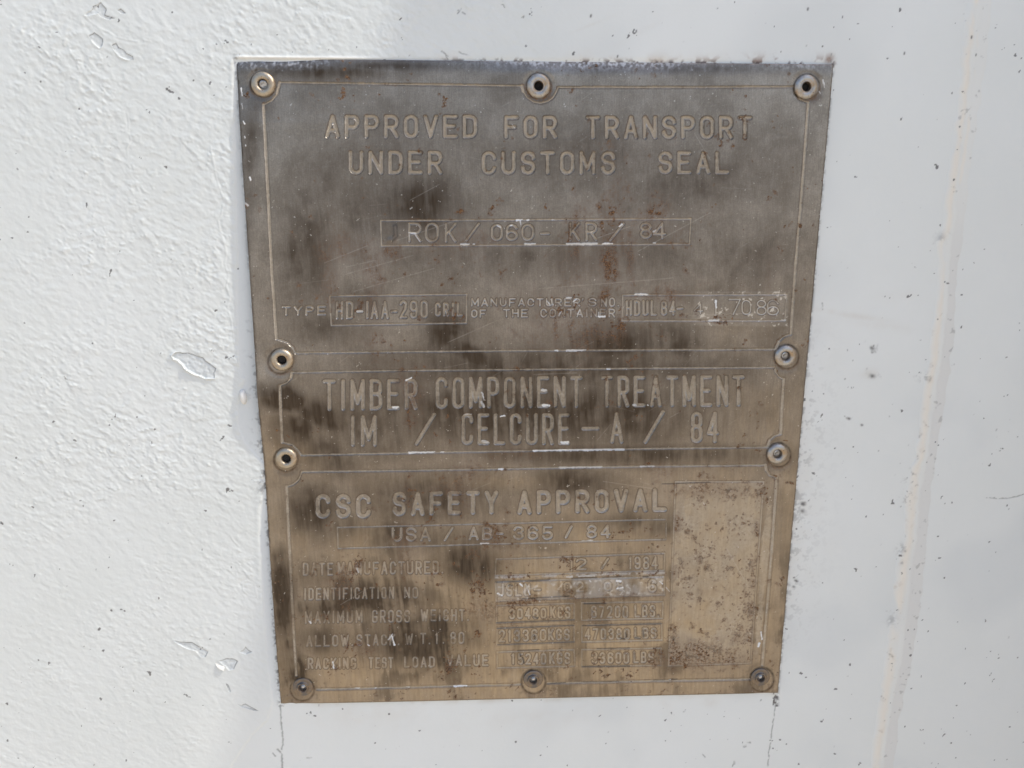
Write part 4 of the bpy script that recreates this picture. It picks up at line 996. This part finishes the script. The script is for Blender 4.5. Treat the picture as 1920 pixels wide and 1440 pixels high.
for i, (a, b) in enumerate(SCR):
    w = window(us, vs, [a, b], 6)
    if PX[w].size:
        d = seg_dist(PX[w], PY[w], a, b)
        scr_sheen[w] = np.maximum(scr_sheen[w], (0.16 if i < 18 else rng.uniform(0.03, 0.12)) * np.exp(-(d / 0.7) ** 2) * (0.5 + 0.5 * sstep(-0.5, 0.2, q_fi[w])))
# sky sheen painted bright along the bent top edge
topb = np.exp(-((PX - 535) / 80) ** 2) + 0.9 * np.exp(-((PX - 1100) / 190) ** 2) + 0.5 * np.exp(-((PX - 1500) / 60) ** 2)
scr_sheen = np.maximum(scr_sheen, np.clip(topb, 0, 1) * np.exp(-(tp / 2.6) ** 2) * sstep(-0.5, 0.6, q_ed + 0.5 * q_fi + 0.3 * q_sm) * 0.6)
# bright nicks
scr_sheen = np.maximum(scr_sheen, sstep(0.78, 0.86, q_ed + 0.15 * q_sm) * 0.5)

x_ = U.copy()
edge_rag = (np.minimum(U + PLATE_W / 2, PLATE_W / 2 - U) < 0.3) * 0.12 * q_fi
co = np.stack([U + edge_rag, -OUT, V], -1).reshape(-1, 3) / 1000
attrs = {'m1': np.stack([np.clip(rust, 0, 1), np.clip(paint, 0, 1), np.clip(dark, 0, 1), np.clip(scr_sheen, 0, 1)], -1).reshape(-1, 4),
         'm2': np.stack([np.clip(dust, 0, 1), np.clip(tan, 0, 1), np.clip(grey, 0, 1), np.clip(soot, 0, 1)], -1).reshape(-1, 4)}
lab = np.where(D < 0.1, LAB, 0)
lab = np.where((lab == 0) & (blank < -1.5), 30, lab)
faces = grid_faces(len(vs), len(us))
fl = lab.ravel()[faces]
flab = np.where((fl > 0).sum(1) >= 2, fl.max(1), 0)

plate = bpy.data.objects.new('data_plate', None); COL.objects.link(plate)
plate.empty_display_size = 0.05
tag(plate, 'stained engraved steel data plate riveted to the white container wall', 'data plate')
# the sheet: front face and its four cut edges
nu, nv = len(us), len(vs)
ring = np.concatenate([np.arange(nu), np.arange(1, nv) * nu + nu - 1, (nv - 1) * nu + np.arange(nu - 2, -1, -1), np.arange(nv - 2, 0, -1) * nu])
back = co[ring].copy(); back[:, 1] = np.minimum(back[:, 1] + 0.0011, 0.0006)
nb = len(co)
skirt = np.stack([np.roll(ring, -1), ring, nb + np.arange(len(ring)), nb + np.roll(np.arange(len(ring)), -1)], -1)
co_all = np.concatenate([co, back])
at_all = {k: np.concatenate([v, v[ring]]) for k, v in attrs.items()}
at_all['m1'][nb:, 2] = 0.7
c0, f0, a0 = take(co_all, np.concatenate([faces[flab == 0], skirt]), at_all)
mesh_object('metal_sheet', c0, f0, STEEL, plate, a0)
for k in np.unique(flab):
    k = int(k)
    if k == 0:
        continue
    c1, f1, a1 = take(co, faces[flab == k], attrs)
    if k >= 40:
        nm, lb = 'lettering', LINES[k - 40][0]
        lb = ('engraved ' + lb) if not lb[0].isupper() and not lb[0].isdigit() else 'engraved writing ' + lb
    elif k == 30:
        nm, lb = 'blank_field', 'rubbed and pitted blank field'
    elif k >= 10:
        nm, lb = 'field_frame', None
    else:
        nm, lb = 'border_line', None
    o = mesh_object(nm, c1, f1, STEEL, plate, a1)
    if lb:
        o['label'] = lb


# ------------------------------------------------------------------ rivets
def lathe(name, prof, n, mat, parent, jitter=0.0, seed=0):
    r = np.random.RandomState(seed)
    th = np.linspace(0, 2 * math.pi, n, endpoint=False)
    ph = r.uniform(0, 6.28, 3)
    wob = 1 + jitter * (np.sin(2 * th + ph[0]) + 0.6 * np.sin(3 * th + ph[1]) + 0.4 * np.sin(5 * th + ph[2]))
    P = np.array(prof, float)
    X = np.outer(P[:, 0], np.cos(th) * wob); Z = np.outer(P[:, 0], np.sin(th) * wob)
    Y = -np.repeat(P[:, 1:2], n, 1) * (1 + 0.04 * np.sin(th + ph[1]))
    c = np.stack([X, Y, Z], -1).reshape(-1, 3) / 1000
    m = len(P)
    j, i = np.mgrid[0:m - 1, 0:n]
    a = j * n + i; b = j * n + (i + 1) % n
    f = np.stack([a, b, b + n, a + n], -1).reshape(-1, 4)
    return mesh_object(name, c, f, mat, parent)


def smooth_profile(pts, k=3):
    p = np.array(pts, float)
    for _ in range(k):
        q = [p[0]]
        for a, b in zip(p[:-1], p[1:]):
            q += [a * .75 + b * .25, a * .25 + b * .75]
        q.append(p[-1]); p = np.array(q)
    return p


HEAD = {0: smooth_profile([(4.85, -0.5), (4.85, 0.45), (4.6, 1.15), (3.9, 1.75), (2.9, 1.85), (2.2, 1.55), (1.85, 1.0), (1.75, -0.2), (1.75, -0.9)]),
        1: smooth_profile([(4.85, -0.5), (4.85, 0.35), (4.6, 0.95), (3.9, 1.5), (3.0, 1.55), (2.35, 1.25), (2.15, 1.45), (1.85, 1.3), (1.7, 0.6), (1.65, -1.2)]),
        2: smooth_profile([(4.75, -0.5), (4.75, 0.3), (4.55, 0.62), (3.9, 0.72), (3.1, 0.62), (2.75, 0.8), (2.55, 1.45), (2.15, 1.55), (1.75, 1.3), (1.6, 0.4), (1.6, -0.8)])}
PINS = {0: smooth_profile([(1.75, 0.05), (1.5, 0.25), (1.0, 0.35), (0.5, 0.2), (0.02, 0.3)], 2), 1: smooth_profile([(1.7, -1.1), (1.2, -1.0), (0.6, -0.8), (0.02, -0.6)], 2),
        2: smooth_profile([(1.6, 0.1), (1.2, 0.2), (0.7, 0.55), (0.02, 0.65)], 2)}
RM = {'gold': RIVET_GOLD, 'grey': RIVET_GREY, 'dark': RIVET_DARK}
for k, (rx, ry, kind, st) in enumerate(rivets):
    u0, v0 = unproject(rx, ry)
    base = None
    for _ in range(3):                                  # follow the bowed sheet
        px_, py_ = project(u0, v0)
        base = float(bow(np.array(u0), np.array(v0), np.array(px_), np.array(py_)))
        x1, y1 = project(u0, v0, base + 0.9)
        u0 += (rx - x1) / 4.3; v0 -= (ry - y1) / 4.2
    i = int(np.clip(np.searchsorted(us, u0), 0, nu - 1)); j = int(np.clip(np.searchsorted(vs, v0), 0, nv - 1))
    base = float(REST[j, i])
    ro = lathe('rivet', HEAD[st], 64, RM[kind], plate, 0.006, 100 + k)
    ro.location = (u0 / 1000, -base / 1000, v0 / 1000)
    ro.scale = (1.04, 1.0, 1.04)
    if kind == 'dark':
        ro['label'] = 'dark flat rivet with a raised inner rim'
    elif kind == 'gold':
        ro['label'] = 'domed rivet with a painted golden sun tint'
    po = lathe('pin', PINS[st], 32, PIN_BLACK if st == 1 or k in (3, 5) else PIN, ro, 0.01, 200 + k)
    if st == 0:
        po.rotation_euler = (R_(14), 0, R_(12))
